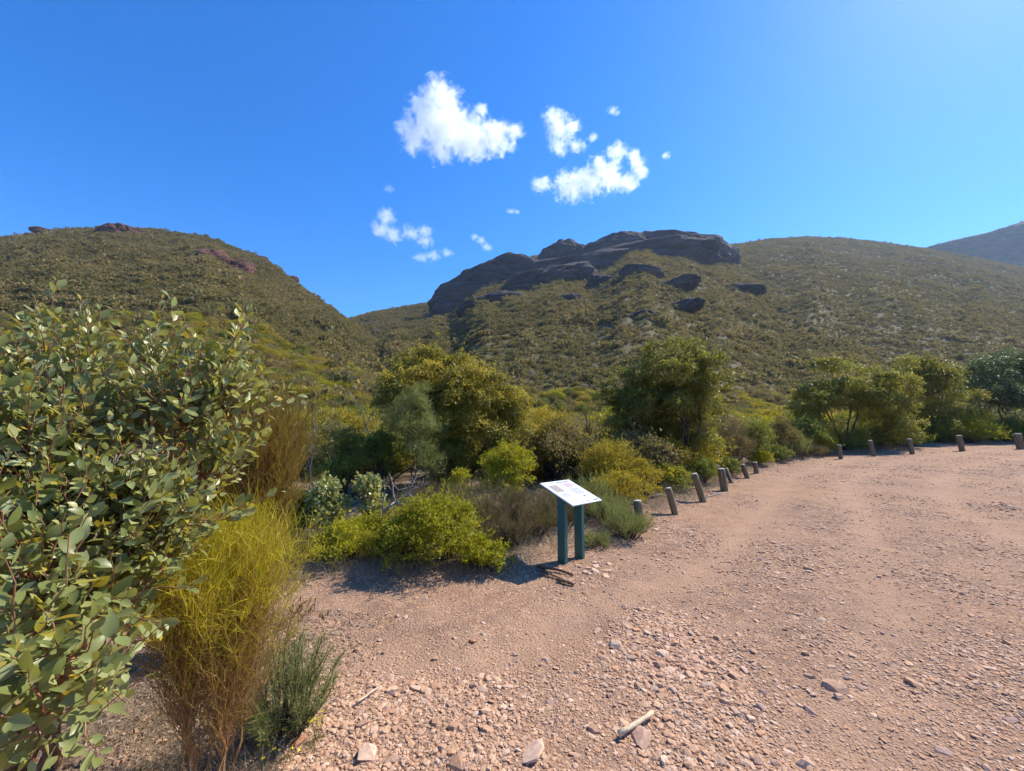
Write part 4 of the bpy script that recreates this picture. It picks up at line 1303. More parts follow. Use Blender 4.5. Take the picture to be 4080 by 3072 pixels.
shrub('olive bush filling in beside the bright wattle bush', 1600, 4.95, 2080, 220, 'green_leaf', .034, .009, 3600, 'wattle_bush', clump=.05)
heath('brown dry heath bush behind the bright wattle bush', 1930, 5.9, 1880, 380, 'heath_twig', 5600, .15, .0042, nst=90)
heath('dry twiggy heath bush beside the sign posts', 2120, 5.9, 1935, 270, 'heath_twig', 4200, .15, .0042, nst=80)
heath('dry brown heath bush in front of the rounded wattle', 2030, 5.35, 2010, 230, 'heath_twig', 3000, .14, .004, nst=70)
heath('matted brown heath bush close behind the sign panel', 2230, 6.4, 1915, 260, 'heath_twig', 3800, .15, .0044, nst=80)
heath('olive brown heath bush under the golden wattle', 2340, 7.1, 1880, 250, 'needle_green', 3000, .16, .005, nst=70)
heath('thin brown heath bush beside the fallen grey branch', 1600, 5.7, 1990, 240, 'heath_twig', 3000, .14, .004, nst=70)
heath('tangled brown heath bush behind the small wattle clump', 1880, 5.1, 2060, 240, 'heath_twig', 2800, .13, .004, nst=70)
heath('dull green heath bush between the sign and the shortest post', 2420, 6.6, 1960, 200, 'needle_green', 2600, .14, .0044, nst=60)
heath('grey brown heath bush under the wattle with long needles', 1720, 6.6, 1900, 300, 'heath_twig', 4200, .16, .0046, nst=80)
heath('low olive heath bush hiding the lower half of the shortest post', 2495, 5.95, 2010, 210, 'needle_green', 3600, .12, .0038, nst=70)
heath('small soft green tuft beside the far post of the sign', 2385, 5.55, 2120, 120, 'needle_green', 1500, .11, .0036, nst=36)
shrub('rounded yellow green wattle between the mallee and the sign', 2020, 7.7, 1755, 260, 'bright_leaf', .05, .011, 6500, 'wattle_bush', clump=.07, seed_lobes=11)
shrub('small bright green bush at the foot of the needle leaved wattle', 1840, 7.2, 1850, 130, 'bright_leaf', .045, .011, 1800, 'wattle_bush', clump=.05)
shrub('grey leaved gum sapling with reddish tips beside the rust gold broom', 1310, 5.6, 1880, 150, 'gum_leaf', .055, .026, 900, 'gum_sapling', clump=.07, bark='bark_red')
shrub('grey leaved gum sapling behind the fallen grey branch', 1475, 5.8, 1870, 130, 'gum_leaf', .055, .026, 800, 'gum_sapling', clump=.07, bark='bark_red')
shrub('dense dark green bush beside the dead saplings', 1385, 8.6, 1690, 220, 'green_leaf', .05, .013, 5200, 'dense_bush', clump=.09)
shrub('dense dark green bush against the yellow tipped mallee', 1520, 8.9, 1700, 150, 'green_leaf', .05, .013, 3600, 'dense_bush', clump=.09)
shrub('golden wattle bush with rounded lobes in front of the dark mallee', 2430, 9.0, 1752, 260, 'golden_leaf', .045, .010, 7000, 'golden_wattle', clump=.075, seed_lobes=12)
shrub('smaller golden wattle tapering off towards the posts', 2560, 8.7, 1805, 160, 'golden_leaf', .045, .010, 3600, 'golden_wattle', clump=.065)
shrub('low olive gold bush behind the shortest post', 2470, 7.6, 1880, 260, 'golden_leaf', .042, .010, 4600, 'golden_wattle', clump=.06)
shrub('low bush covered in yellow flowers behind the leaning posts', 2700, 9.6, 1855, 150, 'green_leaf', .045, .010, 2600, 'flowering_bush', clump=.05, flowers=380, fsize=.032)
shrub('tufted fresh green bush behind the pair of crossed posts', 2800, 10.6, 1830, 120, 'green_leaf', .07, .010, 2400, 'green_bush', clump=.07, up=.7)
shrub('low dark green bush beside the pair of crossed posts', 2900, 12.4, 1830, 100, 'green_leaf', .06, .012, 1800, 'green_bush', clump=.07)
shrub('bright leafy bush behind the dark short post', 3020, 15.2, 1790, 95, 'bright_leaf', .07, .018, 1900, 'leafy_bush', clump=.09)
shrub('olive rounded bush beside the bright leafy bush', 3105, 16.4, 1785, 90, 'green_leaf', .06, .014, 2000, 'leafy_bush', clump=.09)
heath('feathery grey green bush at the gravel edge below the wide dark mallee', 3175, 17.9, 1725, 90, 'needle_green', 1900, .30, .010, nst=50)
heath('brown dry heath mound at the gravel edge below the wide dark mallee', 3225, 18.4, 1775, 120, 'heath_twig', 2400, .25, .010, nst=60)
shrub('sprawling yellow green bush in front of the first far post', 3270, 19.2, 1735, 110, 'bright_leaf', .07, .016, 1900, 'leafy_bush', clump=.11)
shrub('low green bush growing round the third far post', 3620, 22.9, 1735, 120, 'bright_leaf', .07, .018, 1800, 'leafy_bush', clump=.11)
shrub('broad yellow green bush behind the leaning far post', 3860, 24.9, 1672, 200, 'bright_leaf', .08, .017, 5200, 'leafy_bush', clump=.13)
shrub('brown dry bush with bare twigs beside the upright dark mallee', 2915, 13.6, 1650, 140, 'heath_twig', .07, .012, 3000, 'dry_bush', clump=.15)
shrub('grey green bush on the flat between the two dark mallees', 3010, 15.6, 1660, 150, 'green_leaf', .07, .016, 3600, 'dense_bush', clump=.14)
shrub('olive bush on the flat behind the brown dry heath mound', 3110, 17.4, 1640, 130, 'scrub_leaf', .08, .018, 3200, 'dense_bush', clump=.15)

# the scrub on the flat behind: single shrubs, copies of a few kinds
def filler():
    G = 'scrub shrubs on the flat behind the car park'
    kinds = []
    for nm, mat, lab, n, lf, wf in (('scrub_shrub', 'golden_leaf', 'golden olive scrub shrub on the flat below the hills', 4400, .075, .024),
                                    ('scrub_shrub', 'scrub_leaf', 'dull olive scrub shrub on the flat below the hills', 4400, .075, .024),
                                    ('scrub_shrub', 'green_leaf', 'dark green scrub shrub on the flat below the hills', 4400, .075, .024),
                                    ('scrub_shrub', 'bright_leaf', 'yellow green scrub shrub on the flat below the hills', 4400, .075, .024)):
        for rep in range(2):
            lobes = []
            for k in range(9):
                a = k * 2.4 + rng.uniform(-.4, .4); t = k / 8
                lobes.append((math.cos(a) * .62 * math.sqrt(t), math.sin(a) * .62 * math.sqrt(t), .78 - .38 * t, .36, .36, .30))
            V, Q, A, cc = crown(lobes, n, lf, wf, .11, -.2, low=-.1)
            me = mesh_np('crown', V, Q, None, A); me.materials.append(MATS[mat])
            b = Bag()
            for q in range(9):
                tube(b, bend((0, 0, -.05), cc[q], 4, .1), [.03, .02, .014, .008], 4, cap=False)
            ms = b.mesh('stems'); ms.materials.append(MATS['bark_dark'])
            kinds.append((nm, lab, me, ms))
    n = 0
    tries = 0
    while n < 290 and tries < 9000:
        tries += 1
        y = 9.5 + 19 * rng.uniform() ** 1.0
        a = rng.uniform(-.72, 1.28)
        x = a * y
        if y < edge_y(x) + 1.7: continue
        s = rng.uniform(.7, 1.25) * (.62 + .03 * y)
        z = float(land_h(np.array(x), np.array(y)))
        k = int(rng.choice(8, p=[.17, .17, .17, .17, .07, .07, .09, .09]))
        nm, lab, me, ms = kinds[k]
        near = min((('behind the dead saplings', -.48), ('behind the yellow tipped mallee', -.13), ('between the two big mallees', .14), ('behind the upright dark mallee', .42),
                    ('between the upright and the wide mallee', .66), ('behind the wide spreading mallee', .86), ('behind the blue green mallee', 1.2), ('behind the gum bush', -.68)), key=lambda q: abs(q[1] - a))[0]
        lab = ('tall ' if s > 1.15 else 'low ' if s < .85 else '') + lab.replace('on the flat below the hills', near)
        r = thing(nm, lab, 'shrub', (x, y, z - .05), float(rng.uniform(0, 6.28)), lab.replace('shrub', 'shrubs'))
        r.scale = (s * rng.uniform(1.0, 1.4), s * rng.uniform(1.0, 1.4), s * rng.uniform(.85, 1.3))
        obj('crown', me, None, r); obj('stems', ms, None, r, 'stuff')
        n += 1
    # farther back the scrub closes into one mass
    m = 5200
    y = np.sqrt(rng.uniform(22 ** 2, 66 ** 2, m)); x = y * rng.uniform(-1.5, 1.6, m)
    keep = (y > edge_y(x) + 3)
    x, y = x[keep], y[keep]; m = len(x)
    sc_ = rng.uniform(.8, 1.5, m)
    scl = np.stack([sc_ * rng.uniform(.9, 1.4, m), sc_ * rng.uniform(.9, 1.4, m), sc_ * rng.uniform(.7, 1.2, m)], -1)
    rot = np.stack([np.zeros(m), np.zeros(m), rng.uniform(0, 6.28, m)], -1)
    scatter('valley_scrub', np.stack([x, y, land_h(x, y) - .1], -1), rot, scl, rng.choice(8, m, p=[.15, .15, .22, .22, .08, .08, .05, .05]), [k_[2] for k_ in kinds],
            'closed mass of olive scrub filling the valley floor below the hills', 'scrub')


filler()


# ---------------------------------------------------------------- dead wood
def dead_tree(label, root_uvY, tips, r0=.02, name='dead_sapling', mat='dead_wood', cat='dead tree', fork=.5):
    u, v, Y = root_uvY
    top = at(u, v, Y)
    base = np.array([top[0], Y, float(land_h(np.array(top[0]), np.array(Y))) - .05])
    rt = thing(name, label, cat, base)
    b = Bag()
    main = bend(base, at(*tips[0]), 9, .05)
    tube(b, main - base, np.linspace(r0, r0 * .3, 9), 6)
    obj('trunk', b.mesh('trunk', True), MATS[mat], rt)
    for k, tp in enumerate(tips[1:]):
        b = Bag()
        s = main[int(3 + (k * 2) % 5)]
        pth = bend(s, at(*tp), 7, .09)
        tube(b, pth - base, np.linspace(r0 * .5, r0 * .15, 7), 5)
        for _ in range(3):
            i = int(rng.integers(2, 6))
            tube(b, bend(pth[i], pth[i] + (pth[6] - pth[0]) * .3 + rng.normal(size=3) * .12 * np.linalg.norm(pth[6] - pth[0]), 4, .12) - base, np.linspace(r0 * .2, r0 * .08, 4), 4)
        obj('branch', b.mesh('branch', True), MATS[mat], rt)
    return rt


dead_tree('bare grey dead sapling with a forked tip above the gum sapling', (1268, 1780, 8.0), [(1248, 1650, 8.0), (1262, 1640, 8.05), (1240, 1660, 7.95)], .018)
dead_tree('bare grey dead sapling leaning beside the dense dark bush', (1352, 1750, 9.4), [(1328, 1625, 9.4), (1358, 1650, 9.3)], .018)
dead_tree('tilted bare dead tree with long thin arms beside the yellow tipped mallee', (1540, 1720, 9.0), [(1390, 1560, 9.4), (1445, 1570, 9.2), (1510, 1620, 9.0), (1430, 1610, 9.3)], .022)
dead_tree('tall bare dead tree standing beside the upright dark mallee', (2525, 1800, 11.2), [(2515, 1400, 11.2), (2490, 1385, 11.1), (2435, 1400, 11.3), (2540, 1440, 11.3), (2480, 1470, 11.0)], .016, mat='brown_stick')
dead_tree('thin blackened sapling between the two big mallees', (2355, 1790, 10.6), [(2315, 1610, 10.8), (2330, 1590, 10.9)], .022, mat='bark_dark')
dead_tree('bare forked dead stem on the bright side of the upright dark mallee', (2830, 1800, 12.2), [(2900, 1600, 12.2), (2880, 1580, 12.3), (2920, 1575, 12.2)], .03, mat='brown_stick')


def fallen_branch():
    a, b_ = at(1430, 2080, 5.35), at(1700, 1930, 5.55)
    a[2] = float(ground_h(a[0], a[1])) + .12
    rt = thing('fallen_branch', 'fallen grey branch with curling dead twigs leaning in the bushes', 'branch', (a[0], a[1], float(ground_h(a[0], a[1]))))
    base = np.array(rt.location[:])
    bg = Bag()
    mn = bend(a, at(1600, 1985, 5.4), 8, .03)
    tube(bg, mn - base, np.linspace(.030, .016, 8), 7)
    obj('limb', bg.mesh('limb', True), MATS['dead_wood'], rt)
    for (s, e, bl) in ((mn[7], (1702, 1930, 5.5), (0, 0, .06)), (mn[6], (1555, 1880, 5.35), (-.06, 0, .1)), (mn[7], (1640, 1900, 5.3), (.1, 0, .1)),
                       (mn[5], (1690, 2060, 5.1), (0, 0, .14)), (mn[6], (1590, 2060, 5.0), (-.15, 0, 0)), (mn[7], (1655, 2010, 5.2), (.05, 0, .12)), (mn[4], (1530, 1900, 5.2), (.05, 0, .05))):
        bg = Bag()
        pth = bend(s, at(*e), 9, .06, 0, bl)
        tube(bg, pth - base, np.linspace(.011, .003, 9), 5)
        for _ in range(2):
            i = int(rng.integers(3, 8))
            tube(bg, bend(pth[i], pth[i] + rng.normal(size=3) * .10 + np.array([0, 0, .04]), 5, .2) - base, np.linspace(.005, .002, 5), 4)
        obj('twig', bg.mesh('twig', True), MATS['dead_wood'], rt)


fallen_branch()


def stick(label, p0, p1, r, mat, name='stick', n=8, wob=.05, sub=None, lift=.0, rise=.004):
    a, b_ = on_ground(*p0), on_ground(*p1)
    base = a.copy()
    rt = thing(name, label, 'stick', base)
    pth = bend(a, b_, n, wob)
    pth[:, 2] = ground_h(pth[:, 0], pth[:, 1]) + r * .8 + rise + lift * np.sin(np.linspace(0, math.pi, n))
    bg = Bag(); tube(bg, pth - base, np.linspace(r, r * .7, n) * rng.uniform(.9, 1.15, n), 8)
    obj('stem', bg.mesh('stem', True), MATS[mat], rt)
    if sub:
        for (i, e, rr) in sub:
            q = bend(pth[i], on_ground(*e) + np.array([0, 0, rr]), 5, .1)
            bg = Bag(); tube(bg, q - base, np.linspace(rr, rr * .6, 5), 6)
            obj('twig', bg.mesh('twig', True), MATS[mat], rt)
    return rt


stick('thick brown stick lying out of the shadow of the sign', (2140, 2262), (2283, 2297), .017, 'brown_stick', lift=.012, wob=.025)
stick('thin brown stick lying alongside the thick one by the sign', (2155, 2275), (2255, 2318), .010, 'brown_stick', lift=.006, wob=.03)
stick('short knobbly stick with twigs at the open end of the brown sticks', (2222, 2318), (2288, 2336), .018, 'brown_stick', n=6, sub=[(2, (2262, 2345), .006), (4, (2295, 2325), .006)], lift=.006, wob=.03)
stick('thinnest brown stick half buried beside the other sticks', (2150, 2292), (2235, 2315), .007, 'brown_stick')
stick('bleached thick stick beside the big pale stone', (2468, 2950), (2600, 2862), .014, 'pale_stick', n=6, wob=.03, rise=.022)
stick('thin bleached stick lying among the grey stones', (1418, 2818), (1505, 2758), .007, 'pale_stick', n=6, wob=.03, rise=.02)
stick('long pale branch lying on the litter behind the posts', (2595, 1985), (2775, 1945), .02, 'dead_wood', n=8, wob=.02)
stick('pale branch lying on the gravel edge beside the tall leaning post', (2800, 1985), (2880, 1968), .014, 'dead_wood', n=6, wob=.02)


# ---------------------------------------------------------------- the interpretive sign
def box_mesh(name, sx, sy, sz, bev=.004, zc=0.0):
    bm = bmesh.new()
    bmesh.ops.create_cube(bm, size=1)
    for v in bm.verts: v.co = (v.co.x * sx, v.co.y * sy, v.co.z * sz + zc)
    if bev: bmesh.ops.bevel(bm, geom=bm.edges[:], offset=bev, segments=2, affect='EDGES')
    me = bpy.data.meshes.new(name); bm.to_mesh(me); bm.free()
    return me


def sign():
    phi, tilt, Wd, Ln = .6925, .337, .52, .565
    c = np.array([.709, 4.972, .7815])
    gz = float(ground_h(c[0], c[1]))
    rt = thing('interpretive_sign', 'white sloping information panel on two dark green posts beside the gravel', 'sign', (c[0], c[1], gz), phi)
    # local frame: x along the panel width, -y down the slope
    z0 = c[2] - gz
    pan = obj('panel', box_mesh('panel', Wd, Ln, .014, .003), MATS['sign_white'], rt)
    pan.location = (0, 0, z0); pan.rotation_euler = (tilt, 0, 0)
    back = obj('backing_plate', box_mesh('backing_plate', Wd - .03, Ln - .03, .012, .002), MATS['green_paint'], rt)
    back.location = (0, .0145 * math.sin(tilt), z0 - .0145 * math.cos(tilt)); back.rotation_euler = (tilt, 0, 0)
    zt = .0085
    def flat(name, x, y, w, h, mat, k=0):
        o = obj(name, box_mesh(name, w, h, .0016, 0), MATS[mat], pan); o.location = (x, y, zt + k * .001); return o
    flat('printed_photo', -.14, .105, .135, .17, 'print_photo_brown'); flat('printed_photo', .115, .155, .14, .10, 'print_photo_rose')
    flat('heading', .09, .238, .22, .026, 'print_grey'); flat('subheading', .12, .085, .14, .012, 'print_rose')
    for k in range(9):
        flat('text_line', .105 + .004 * (k % 2), .060 - k * .017, .20 - .03 * ((k * 7) % 3), .005, 'print_grey')
    for k in range(6):
        flat('text_line', -.14, -.015 - k * .017, .15 - .02 * ((k * 5) % 3), .005, 'print_grey')
    flat('emblem', .11, -.135, .03, .035, 'print_green'); flat('logo', .19, -.245, .085, .022, 'print_green'); flat('logo', .05, -.246, .05, .014, 'print_grey')
    flat('footer_rule', -.08, -.262, .30, .004, 'print_grey')
    # posts: flat timber posts cut to the slope of the panel
    for x in (-.15, .15):
        w, d = .055, .12
        bm = bmesh.new(); bmesh.ops.create_cube(bm, size=1)
        for v in bm.verts:
            v.co.x *= w; v.co.y *= d
            v.co.z = -.12 if v.co.z < 0 else z0 + math.tan(tilt) * v.co.y - .0285
        bmesh.ops.bevel(bm, geom=bm.edges[:], offset=.004, segments=2, affect='EDGES')
        me = bpy.data.meshes.new('post'); bm.to_mesh(me); bm.free()
        o = obj('post', me, MATS['green_paint'], rt); o.location = (x, 0, 0)
    for x in (-.15, .15):
        for y in (-.16, .16):
            b = Bag(); a = np.linspace(0, 6.283, 9)[:-1]
            tube(b, [(0, 0, 0), (0, 0, .0025)], [.008, .006], 8)
            o = obj('screw', b.mesh('screw', True), MATS['steel'], pan); o.location = (x * 1.55, y * 1.55, .007)
    return rt


sign()


# ---------------------------------------------------------------- timber posts
def bollard(label, u, vb, vt, du, wpx, lean_y=0.0, shade=0):
    """round timber post: foot seen at (u, vb), top at (u + du, vt)"""
    p = on_ground(u, vb)
    Y = p[1]
    t = at(u + du, vt, Y + lean_y)
    r = wpx * .5 * Y / FPX
    rt = thing('timber_post', label, 'post', p)
    ax = unit(t - p)
    b = Bag()
    n = 9
    zs = np.linspace(-.12, 1.0, n)
    L = np.linalg.norm(t - p)
    path = [p - p + ax * (z * L) for z in zs]
    rr = np.full(n, r) * (1 + rng.normal(0, .012, n)); rr[-1] *= .94
    tube(b, np.array(path), rr, 18)
    me = b.mesh('shaft', True)
    for pl in me.polygons:
        if abs(np.dot(pl.normal, ax)) > .8: pl.use_smooth = False
    obj('shaft', me, MATS['post_timber'], rt)
    b = Bag()
    tube(b, [ax * (L - .001), ax * (L + .006)], [r * .93, r * .86], 18)
    obj('sawn_end', b.mesh('sawn_end'), MATS['post_end'], rt)
    return rt


bollard('shortest timber post half hidden by the low olive heath', 2553, 2112, 1995, -13, 34)
bollard('leaning timber post next along from the half hidden one', 2690, 2050, 1945, -28, 25)
bollard('tallest leaning timber post on the open gravel edge', 2802, 2000, 1888, -36, 25)
bollard('stout upright timber post of the crossed pair', 2887, 1956, 1868, -14, 27)
bollard('slanting timber post of the crossed pair behind the stout one', 2915, 1925, 1867, -22, 15, .3)
bollard('slanting timber post beyond the crossed pair', 2978, 1906, 1851, -20, 18)
bollard('dark short timber post in front of the bright leafy bush', 3015, 1886, 1842, -8, 17)
bollard('first far timber post under the wide dark mallee', 3350, 1829, 1773, -7, 14)
bollard('leaning far timber post below the trunks of the wide dark mallee', 3482, 1818, 1755, -16, 14)
bollard('far timber post with a low green bush growing round it', 3635, 1806, 1749, -13, 16)
bollard('leaning far timber post in front of the broad yellow green bush', 3834, 1797, 1735, -14, 18)
bollard('last far timber post in the shade of the blue green mallee', 4066, 1789, 1728, -12, 22)


# ---------------------------------------------------------------- dry grass, litter and small flowers
def dry_grass():
    n = 5200
    P = []
    while len(P) < n:
        u, v = rng.uniform(150, 1120), rng.uniform(2600, 3300)
        p = on_ground(u, v, 3)
        if rng.uniform() < float(fbm(p[0] * 5, p[1] * 5, 2, 3.)) ** 1.5 * 1.6: P.append(p)
    P = np.array(P)
    d = unit(rng.normal(size=(n, 3)) * .55 + np.array([0, 0, .8]))
    d[:, 2] = np.abs(d[:, 2])
    V, Q, A = strands(P, d, rng.uniform(.03, .13, n), .0022, rng.uniform(0, 1, n), 2, .6)
    o = obj('dry_grass', mesh_np('dry_grass', V, Q, None, A), MATS['dry_grass'])
    tag(o, 'short dry twiggy grass at the foot of the gum bush', 'grass', None, 'stuff')
    # thin dry tufts and stalks among the bushes at the edge
    n = 16000
    x = rng.uniform(-3, 14, n); y = edge_y(x) + np.abs(rng.normal(0, .9, n)) + .05
    keep = rng.uniform(0, 1, n) < fbm(x * 3, y * 3, 2, 8.) ** 1.5 * 1.5
    x, y = x[keep], y[keep]; n = len(x)
    P = np.stack([x, y, ground_h(x, y)], -1)
    d = unit(rng.normal(size=(n, 3)) * .45 + np.array([0, 0, 1.0])); d[:, 2] = np.abs(d[:, 2])
    V, Q, A = strands(P, d, rng.uniform(.05, .42, n) * rng.uniform(.4, 1, n), .004, rng.uniform(0, 1, n), 2, .5)
    o = obj('dry_grass', mesh_np('dry_grass', V, Q, None, A), MATS['dry_grass'])
    tag(o, 'thin dry grass stalks between the bushes along the gravel edge', 'grass', None, 'stuff')


dry_grass()


def litter():
    n = 26000
    x = rng.uniform(-4, 22, n); y = edge_y(x) + rng.normal(0.5, .75, n)
    b = y - edge_y(x)
    keep = rng.uniform(0, 1, n) < sst((b + .55) / .7)
    x2 = rng.uniform(-2.6, -.75, 9000); y2 = rng.uniform(1.2, 3.6, 9000)
    k2 = rng.uniform(0, 1, 9000) < sst((-.85 - x2) / .5)
    x = np.concatenate([x[keep], x2[k2]]); y = np.concatenate([y[keep], y2[k2]]); n = len(x)
    P = np.stack([x, y, ground_h(x, y) + .008], -1)
    d = unit(rng.normal(size=(n, 3)) * np.array([1, 1, .25]))
    up = unit(rng.normal(size=(n, 3)) * .45 + np.array([0, 0, 1]))
    sc_ = np.clip(.6 + .10 * y, .7, 2.0)
    V, Q, A = leaves_quad(P, d, rng.uniform(.02, .06, n) * sc_, rng.uniform(.005, .014, n) * sc_, rng.uniform(0, 1, n), up, .2)
    o = obj('leaf_litter', mesh_np('leaf_litter', V, Q, None, A), MATS['litter_flake'])
    tag(o, 'fallen brown leaves and bark lying under the bushes along the gravel edge', 'leaf litter', None, 'stuff')


litter()


def small_flower(label, u, v, n=5):
    p = on_ground(u, v)
    rt = thing('small_flower', label, 'flower', p, 0, 'small yellow flowers among the stones')
    b = Bag(); f = Bag()
    for k in range(n):
        e = np.array([rng.normal() * .035, rng.normal() * .035, rng.uniform(.06, .14)])
        tube(b, bend((rng.normal() * .01, rng.normal() * .01, -.01), e, 4, .08), [.0014, .0012, .001, .0008], 4, cap=False)
        dd = rnd_dir(7); dd[:, 2] = np.abs(dd[:, 2]) * .6
        V, Q, A = leaves_quad(np.repeat(e[None], 7, 0), unit(dd), .011, .008, rng.uniform(0, 1, 7)); f.add(V, Q, None, A)
    m = 40
    d = unit(rng.normal(size=(m, 3)) * .6 + np.array([0, 0, .8]))
    V, Q, A = strands(rng.normal(size=(m, 3)) * np.array([.015, .015, 0]), d, rng.uniform(.02, .06, m), .002, rng.uniform(0, 1, m), 2)
    obj('stalks', b.mesh('stalks'), MATS['needle_green'], rt, 'stuff')
    obj('flower_heads', f.mesh('flower_heads'), MATS['yellow_petal'], rt, 'stuff')
    obj('leaves', mesh_np('leaves', V, Q, None, A), MATS['needle_green'], rt, 'stuff')


for u, v in ((1030, 2990), (1245, 2985), (1140, 3035), (1050, 3060), (1265, 2945), (970, 2965)):
    small_flower('little yellow flower on a thin stalk among the stones below the heath bush', u, v)


# ---------------------------------------------------------------- clouds
def cloud(label, rows, Y=1500.0, dens=.05, detail=1.0, seed=0.0, thick=.8, group=None):
    c0 = np.mean([at(u, v, Y) for u, v, r, fl in rows], axis=0)
    L = []
    for u, v, r, fl in rows:
        p = at(u, v, Y) - c0; s = r * Y / FPX
        L.append((p, s, fl))
    size = max(np.linalg.norm(p) + s for p, s, fl in L)
    bm = bmesh.new()
    for p, s, fl in L:
        M = Matrix.Translation(Vector((p[0], p[1], p[2]))) @ Matrix.Diagonal((s * 1.5, s * 1.5 * thick, s * 1.5 * fl, 1))
        bmesh.ops.create_icosphere(bm, subdivisions=3, radius=1, matrix=M)
    me = bpy.data.meshes.new('cloud'); bm.to_mesh(me); bm.free()
    m, n, l = nodes_of('cloud_vapour')
    tc = n.new('ShaderNodeTexCoord')
    wn_ = n.new('ShaderNodeTexNoise'); wn_.inputs['Scale'].default_value = 4.0 / size * detail; wn_.inputs['Detail'].default_value = 2
    l.new(tc.outputs['Object'], wn_.inputs['Vector'])
    prev = None
    for p, s, fl in L:
        mp = n.new('ShaderNodeMapping'); mp.vector_type = 'TEXTURE'
        mp.inputs['Location'].default_value = tuple(p); mp.inputs['Scale'].default_value = (s, s * thick, s * fl)
        l.new(tc.outputs['Object'], mp.inputs[0])
        ln = n.new('ShaderNodeVectorMath'); ln.operation = 'LENGTH'; l.new(mp.outputs[0], ln.inputs[0])
        if prev is None: prev = ln.outputs['Value']
        else:
            mn = n.new('ShaderNodeMath'); mn.operation = 'SMOOTH_MIN'; mn.inputs[2].default_value = .25
            l.new(prev, mn.inputs[0]); l.new(ln.outputs['Value'], mn.inputs[1]); prev = mn.outputs[0]
    t = n.new('ShaderNodeTexNoise'); t.noise_dimensions = '4D'; t.inputs['W'].default_value = seed
    t.inputs['Scale'].default_value = .022 * detail; t.inputs['Detail'].default_value = 8; t.inputs['Roughness'].default_value = .65; t.inputs['Distortion'].default_value = .9
    l.new(tc.outputs['Object'], t.inputs['Vector'])
    # density = clamp((1 - r) * a + (noise - .5) * b)
    k1 = n.new('ShaderNodeMath'); k1.operation = 'MULTIPLY_ADD'; k1.inputs[1].default_value = -1.0; k1.inputs[2].default_value = 1.0
    l.new(prev, k1.inputs[0])
    k2 = n.new('ShaderNodeMath'); k2.operation = 'MULTIPLY_ADD'; k2.inputs[1].default_value = 4.3; k2.inputs[2].default_value = -2.12
    l.new(t.outputs['Fac'], k2.inputs[0])
    ad = n.new('ShaderNodeMath'); ad.operation = 'ADD'; l.new(k1.outputs[0], ad.inputs[0]); l.new(k2.outputs[0], ad.inputs[1])
    mr = n.new('ShaderNodeMapRange'); mr.inputs['From Min'].default_value = 0; mr.inputs['From Max'].default_value = 1.2
    mr.inputs['To Max'].default_value = dens; mr.clamp = True
    l.new(ad.outputs[0], mr.inputs[0])
    pv = n.new('ShaderNodeVolumePrincipled')
    pv.inputs['Color'].default_value = (.998, .998, .998, 1); pv.inputs['Anisotropy'].default_value = .45
    l.new(mr.outputs[0], pv.inputs['Density'])
    o = n.new('ShaderNodeOutputMaterial'); l.new(pv.outputs[0], o.inputs['Volume'])
    ob = obj('cloud', me, m)
    ob.location = c0
    rm = ob.modifiers.new('skin', 'REMESH'); rm.mode = 'VOXEL'; rm.voxel_size = size / 26
    return tag(ob, label, 'cloud', group)


CG = 'small white clouds'
cloud('largest white cloud with a peaked top', [(1754, 400, 78, 1), (1704, 465, 85, 1), (1780, 510, 100, 1), (1653, 554, 62, .9), (1609, 505, 36, .9), (1868, 535, 90, .9), (1970, 550, 80, .85), (2046, 522, 45, .8),
                                               (1919, 440, 28, 1), (1754, 600, 60, .8), (1880, 590, 70, .7)], seed=1.0, detail=1.2, group=CG)
cloud('ragged white cloud with a wispy tail between the two large ones', [(2210, 470, 45, .9), (2225, 510, 52, 1), (2275, 510, 45, .9), (2229, 580, 45, .9), (2300, 585, 34, .7), (2360, 550, 24, .7)], seed=2.0, dens=.04, detail=1.7, group=CG)
cloud('long white cloud with a curled end and a blue gap', [(2273, 744, 66, .9), (2349, 725, 66, .9), (2425, 706, 66, .9), (2500, 728, 48, .8), (2392, 655, 42, 1), (2460, 608, 42, .9), (2535, 640, 40, 1), (2550, 690, 32, 1)], seed=3.4, detail=1.5, group=CG)
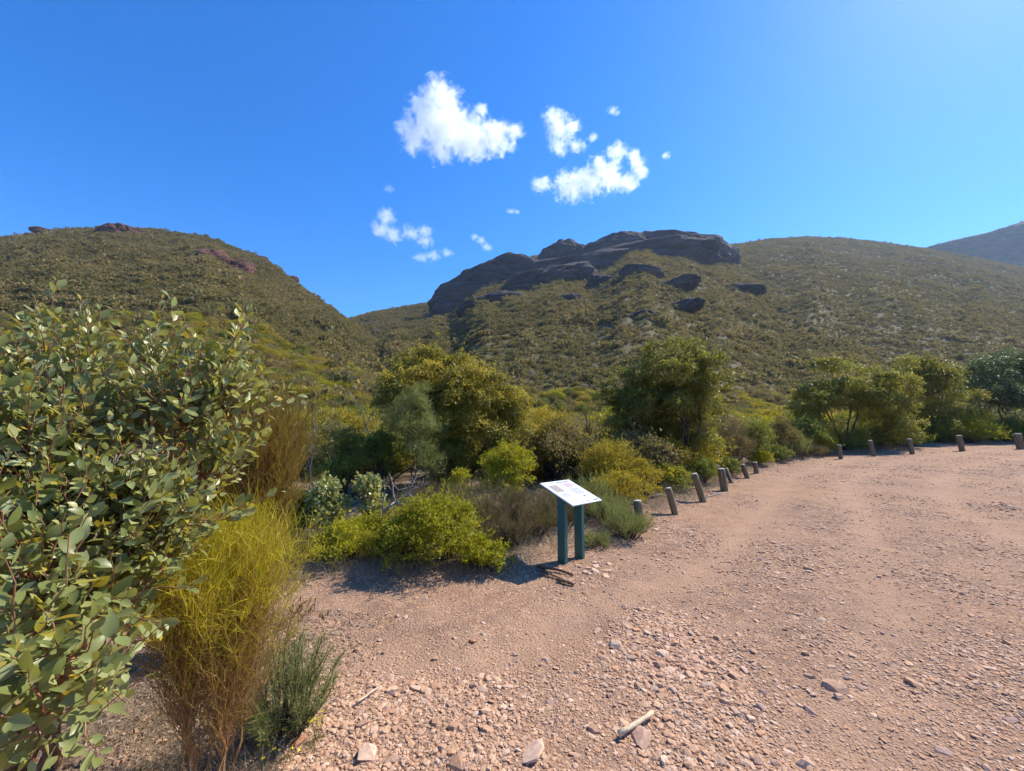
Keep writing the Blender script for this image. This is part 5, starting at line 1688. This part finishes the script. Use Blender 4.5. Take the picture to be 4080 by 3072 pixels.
cloud('small square puff beside the long curled cloud', [(2150, 736, 34, .9), (2172, 730, 30, 1)], seed=4.0, detail=2.6, group=CG)
cloud('thin broken cloud just above the saddle between the hills', [(1539, 866, 38, 1), (1518, 908, 42, .8), (1568, 938, 40, .8), (1640, 927, 36, .8), (1691, 925, 32, .9), (1695, 962, 34, .7)], seed=5.3, dens=.035, detail=2.0, group=CG)
cloud('flat wispy cloud streak under the thin broken cloud', [(1680, 1028, 30, .6), (1725, 1020, 34, .6), (1780, 1006, 28, .6)], seed=6.0, dens=.03, detail=2.6, group=CG)
cloud('slanting cloud wisp over the shoulder of the rocky hill', [(1893, 944, 20, .6), (1915, 960, 22, .7), (1940, 985, 22, .7)], seed=7.0, dens=.04, detail=2.8, group=CG)
cloud('tiny flat cloud fleck alone above the rocky hill', [(2035, 842, 20, .5), (2058, 844, 16, .5)], seed=8.0, dens=.04, detail=3.2, group=CG)
cloud('faint cloud fleck above the thin broken cloud', [(1549, 754, 26, .5)], seed=9.0, dens=.016, detail=3.0, group=CG)
cloud('small puff beyond the curled end of the long cloud', [(2652, 620, 18, .8)], seed=10.0, dens=.04, detail=3.4, group=CG)
cloud('small wisp high above the long curled cloud', [(2440, 440, 22, .7), (2455, 450, 16, .7)], seed=11.0, dens=.03, detail=3.0, group=CG)


# ---------------------------------------------------------------- the air: light haze between the camera and the hills
def haze():
    bm = bmesh.new(); bmesh.ops.create_cube(bm, size=1)
    for v in bm.verts: v.co = (v.co.x * 3100, v.co.y * 3100, -2.6 if v.co.z < 0 else 520)
    me = bpy.data.meshes.new('haze'); bm.to_mesh(me); bm.free()
    m, n, l = nodes_of('haze_air')
    pv = n.new('ShaderNodeVolumePrincipled')
    pv.inputs['Color'].default_value = (.52, .72, 1.0, 1); pv.inputs['Density'].default_value = HAZE; pv.inputs['Anisotropy'].default_value = .3
    o = n.new('ShaderNodeOutputMaterial'); l.new(pv.outputs[0], o.inputs['Volume'])
    tag(obj('haze', me, m), 'thin pale haze in the air in front of the hills', 'haze', None, 'stuff')


HAZE = .00014
haze()
